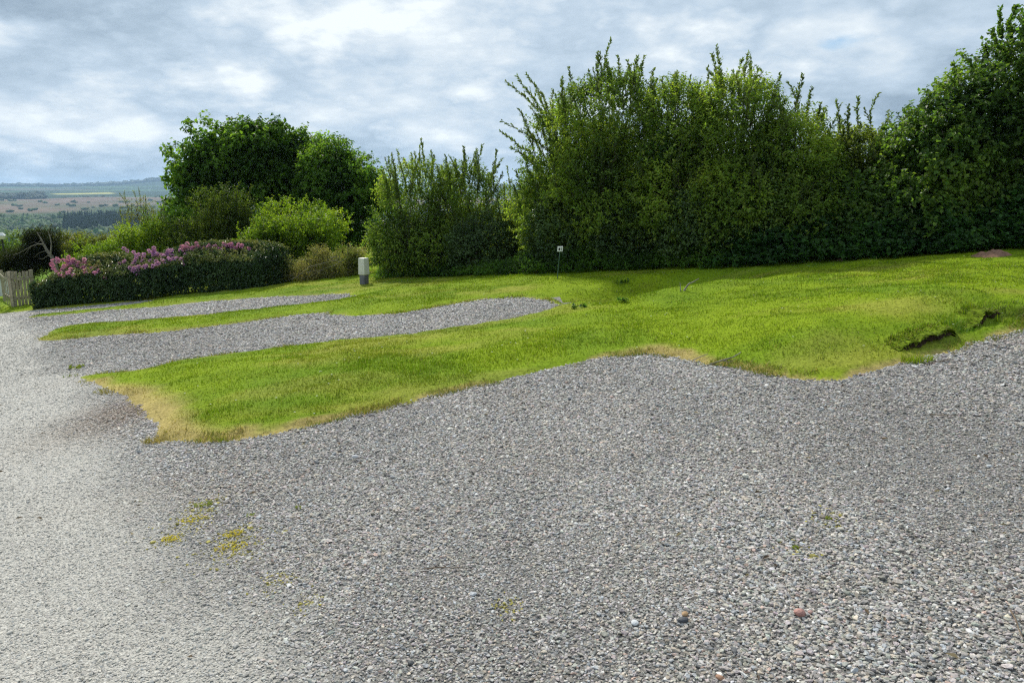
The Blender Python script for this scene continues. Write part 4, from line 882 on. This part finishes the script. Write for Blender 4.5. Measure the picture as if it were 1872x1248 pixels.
def ledge(label, pts, hgt):
    W_ = np.array([np.append(hit0(*q), 0) for q in pts]); t = np.linspace(0, 1, 40) * (len(W_) - 1); i = np.minimum(t.astype(int), len(W_) - 2); f_ = (t - i)[:, None]
    W_ = W_[i] * (1 - f_) + W_[i + 1] * f_; T_ = nrm(np.gradient(W_, axis=0)); n_ = np.stack([T_[:, 1], -T_[:, 0], 0 * T_[:, 0]], -1); n_ = np.where((n_[:, 1] > 0)[:, None], -n_, n_)   # towards the gravel
    env = np.sin(np.linspace(0.06, .94, 40) * math.pi)[:, None] ** .5; W_ = W_ + n_ * (.02 * vnoise(W_[:, :2], 9, 91))[:, None]
    root = empty('turf_ledge', W_[20], label, 'ledge'); zt = W_[:, 2:] * 0 + surf(W_[:, 0], W_[:, 1])[:, None]; h_ = hgt * env * (1 + .15 * vnoise(W_[:, :2], 6, 92))[:, None]
    rows = [(.05, -.03), (.015, .12), (-.02, .55), (.0, .85)]
    V = np.concatenate([W_ * (1, 1, 0) + n_ * a + np.concatenate([np.zeros((40, 2)), zt - .02 + h_ * b], 1) + rng.normal(0, .006, (40, 3)) for a, b in rows]); k = np.arange(39)
    F = np.concatenate([np.stack([r_ * 40 + k, r_ * 40 + k + 1, r_ * 40 + 41 + k, r_ * 40 + 40 + k], -1) for r_ in range(3)])
    link('soil_face', mesh('soil_face', V, F), root, M_DARKSOIL)
    rows = [(-.02, .74), (.03, .74), (.042, .84), (.03, .95), (-.03, 1.02), (-.16, .9), (-.3, .0)]
    V = np.concatenate([W_ * (1, 1, 0) + n_ * a * env ** .5 + np.concatenate([np.zeros((40, 2)), zt - .02 + h_ * b], 1) + rng.normal(0, .005, (40, 3)) for a, b in rows])
    F = np.concatenate([np.stack([r_ * 40 + k, r_ * 40 + k + 1, r_ * 40 + 41 + k, r_ * 40 + 40 + k], -1) for r_ in range(6)])
    link('turf_lip', mesh('turf_lip', V, F, np.tile(np.array((.15, .21, .014)), (len(V), 1)) * rng.uniform(.6, 1.2, (len(V), 1)), True), root, M_TURF)
    m_ = 900; q = rng.integers(0, 39, m_); u_ = rng.uniform(0, 1, (m_, 1)); b_ = W_[q] * (1 - u_) + W_[q + 1] * u_; e1 = (h_[q] * (1 - u_) + h_[q + 1] * u_); up_ = rng.uniform(0, 1, (m_, 1)) ** .7
    b_ = b_ * (1, 1, 0) + n_[q] * (.04 - .22 * up_) + np.concatenate([np.zeros((m_, 2)), zt[q] - .02 + e1 * (.9 + .06 * (up_ < .5))], 1)
    d_ = nrm(n_[q] * (1 - up_) * 1.2 + (0, 0, 1) * (up_ * 1.5 - .45) + rng.normal(0, .4, (m_, 3))); l_ = rng.uniform(.015, .045, m_)
    C_ = np.array([(.16, .23, .012), (.18, .18, .05), (.12, .2, .012)])[rng.integers(0, 3, m_)] * rng.uniform(.7, 1.3, (m_, 1))
    V, F, C = leaves_geo(b_, d_, rng.normal(0, 1, (m_, 3)), l_, np.full(m_, .009), C_)
    link('hanging_grass', mesh('hanging_grass', V, F, C), root, M_GRASS)['kind'] = 'stuff'
ledge('long dark undercut turf ledge above the gravel at the right', [(1640, 651), (1690, 640), (1745, 622)], .065)
ledge('short dark undercut turf ledge nearest the right edge', [(1762, 614), (1790, 600), (1818, 590)], .065)
MO = [(.55, .47, .06), (.65, .55, .10)]
for q, (lab, px, py, r) in enumerate((('yellow moss on the gravel, farther of the two bright patches', 350, 950, 13), ('bright yellow moss on the gravel, nearer of the two bright patches', 422, 1000, 16), ('faint moss left of the bright yellow patches', 312, 985, 9),
                           ('faint yellow moss just behind the nearer bright patch', 425, 976, 10), ('pale green moss farthest up the gravel by the track', 372, 922, 10), ('small green weed on the gravel right of the yellow moss', 458, 942, 7), ('tiny green weed alone on the middle gravel', 545, 928, 5),
                           ('tiny green weed on the gravel right of the middle', 1454, 1002, 6), ('tiny yellow weed on the gravel at the right', 1516, 948, 6), ('green weed at the left foot of the lawn tip', 140, 672, 12))):
    tuft(lab, px, py, r * (1.7 if q < 5 else 1), 1.5, MO if q < 4 else [(.2, .26, .04), (.32, .36, .06)], 60 if q < 5 else 14, name='moss_patch' if q < 5 else 'gravel_weed', cat='moss' if q < 5 else 'weed', ll=.0065 if q < 9 else .03, lw=.9, mat=M_GRASS, seed=10 + q)
def pebble(label, px, py, wpx, col, seed):
    c = ground_hit(px, py); s = np.linalg.norm(c - (0, 0, CAMZ)) / FPX; import bmesh
    bm = bmesh.new(); bmesh.ops.create_icosphere(bm, subdivisions=2, radius=.5); me = bpy.data.meshes.new('pebble')
    for v in bm.verts:
        d = vnoise(np.array(v.co) * 1.6 + seed * 3.1, 1, seed); v.co *= 1 + .25 * float(d); v.co.x *= wpx * s; v.co.y *= wpx * s * .8; v.co.z *= wpx * s * .5
    bm.to_mesh(me); bm.free(); o = link('pebble', me, None, plain('pebble_stone', col, .7, .3, .2, 60)); o.location = (c[0], c[1], c[2] + wpx * s * .3); o.rotation_euler = (.1, .15, seed)
    tag(o, label, 'stone')
pebble('reddish stone on the gravel at the lower right', 1462, 1126, 22, (.36, .19, .16), 1)
pebble('small pink stone touching the reddish one on its right', 1481, 1121, 10, (.42, .27, .23), 2)
pebble('dark charcoal stone on the gravel, left of the reddish stone', 1248, 1138, 19, (.06, .065, .075), 3)
pebble('orange brown stone just behind the charcoal stone', 1252, 1126, 14, (.36, .23, .12), 4)
pebble('pale white stone at the front right of the middle', 1160, 1142, 15, (.55, .56, .56), 5)
pebble('rusty orange stone near the bottom edge', 1316, 1242, 13, (.38, .22, .14), 6)
pebble('large pale flat stone on the gravel by the lawn corner', 650, 838, 12, (.5, .5, .5), 7)

# ------------------------------------------------------------------ far woods, then the air
def far_wood(name, label, n, region, hgt, wid, pal, cone=False, seed=0):
    import bmesh
    r0, r1, a0, a1 = region; m = n * 4; r = np.sqrt(rng.uniform(r0 * r0, r1 * r1, m)); a = np.radians(rng.uniform(a0, a1, m)); x, y = r * np.sin(a), r * np.cos(a)
    ok = fbm(np.stack([x, y], -1), 1 / 170, seed, 3) > -.12; x, y = x[ok][:n], y[ok][:n]; n = len(x); z = ground_z(x, y)
    bm = bmesh.new()
    if cone: bmesh.ops.create_cone(bm, segments=6, radius1=.5, radius2=.03, depth=1, cap_ends=False); bmesh.ops.translate(bm, verts=bm.verts, vec=(0, 0, .5))
    else: bmesh.ops.create_icosphere(bm, subdivisions=2, radius=.5); bmesh.ops.translate(bm, verts=bm.verts, vec=(0, 0, .45))
    bmesh.ops.triangulate(bm, faces=bm.faces); v0 = np.array([v.co[:] for v in bm.verts]); bm.verts.index_update(); f0 = np.array([[v.index for v in f.verts] for f in bm.faces]); bm.free()
    h_ = hgt * rng.uniform(.65, 1.25, n); w_ = wid * rng.uniform(.7, 1.3, n)
    V = v0[None] * np.stack([w_, w_, h_], -1)[:, None]; V = V * (1 + .22 * rng.normal(0, 1, V.shape[:2] + (1,)) * (0.3 if cone else 1)); V = V + np.stack([x, y, z], -1)[:, None]
    F = f0[None] + (np.arange(n) * len(v0))[:, None, None]
    c = pick_col(pal, np.stack([x, y, z], -1) / 120, n, seed, 1, .2); C = np.repeat(c, len(v0), 0)
    o = link(name, mesh(name, V.reshape(-1, 3), F.reshape(-1, 3), C, not cone), None, M_FARLEAF); tag(o, label, 'woodland', kind='stuff')
DEC = [(.025, .05, .018), (.042, .08, .026), (.065, .115, .034)]; CON = [(.018, .032, .016), (.028, .046, .022)]
far_wood('valley_woodland', 'blue green broadleaf woodland filling the valley', 2300, (880, 1850, -36, -20), 12, 14, DEC, seed=301)
far_wood('valley_woodland', 'distant woodland seen through the gaps of the hedge', 350, (1000, 2600, -20, 40), 13, 16, DEC, seed=302)
far_wood('conifer_plantation', 'dark conifer plantation block in the valley', 1500, (1380, 1750, -30.3, -25.5), 20, 8, CON, True, 303)
far_wood('moor_edge_wood', 'dark wood on the skyline side of the moor at the left', 420, (3300, 3900, -36, -31.3), 16, 26, CON, False, 304)
far_wood('moor_scrub', 'dark scrub bands scattered across the moor', 90, (2100, 3300, -36, -22), 6, 14, DEC, False, 305)
far_wood('ridge_trees', 'thin line of trees along the far ridge', 420, (6900, 7500, -36, -20), 18, 50, CON, False, 306)
far_wood('ridge_plantation', 'square block of forest standing up on the far ridge', 260, (7000, 7300, -25.1, -22), 24, 45, CON, False, 307)

def haze_box(density):
    x0, x1, y0, y1, z0, z1 = -9500, 9500, -9500, 9500, -140, 150
    V = [(x, y, z) for z in (z0, z1) for x, y in ((x0, y0), (x1, y0), (x1, y1), (x0, y1))]
    F = [(0, 3, 2, 1), (4, 5, 6, 7), (0, 1, 5, 4), (1, 2, 6, 5), (2, 3, 7, 6), (3, 0, 4, 7)]
    m = bpy.data.materials.new('haze_air'); m.use_nodes = True; t = m.node_tree; t.nodes.remove(t.nodes['Principled BSDF'])
    v = t.nodes.new('ShaderNodeVolumePrincipled'); v.inputs['Color'].default_value = (.48, .70, 1.0, 1); v.inputs['Density'].default_value = density; v.inputs['Anisotropy'].default_value = .3
    t.links.new(v.outputs[0], t.nodes['Material Output'].inputs['Volume'])
    o = link('haze', mesh('haze', V, F), None, m); o['kind'] = 'stuff'; o['label'] = 'pale blue haze over the valley'; o['category'] = 'haze'
haze_box(.8e-4)
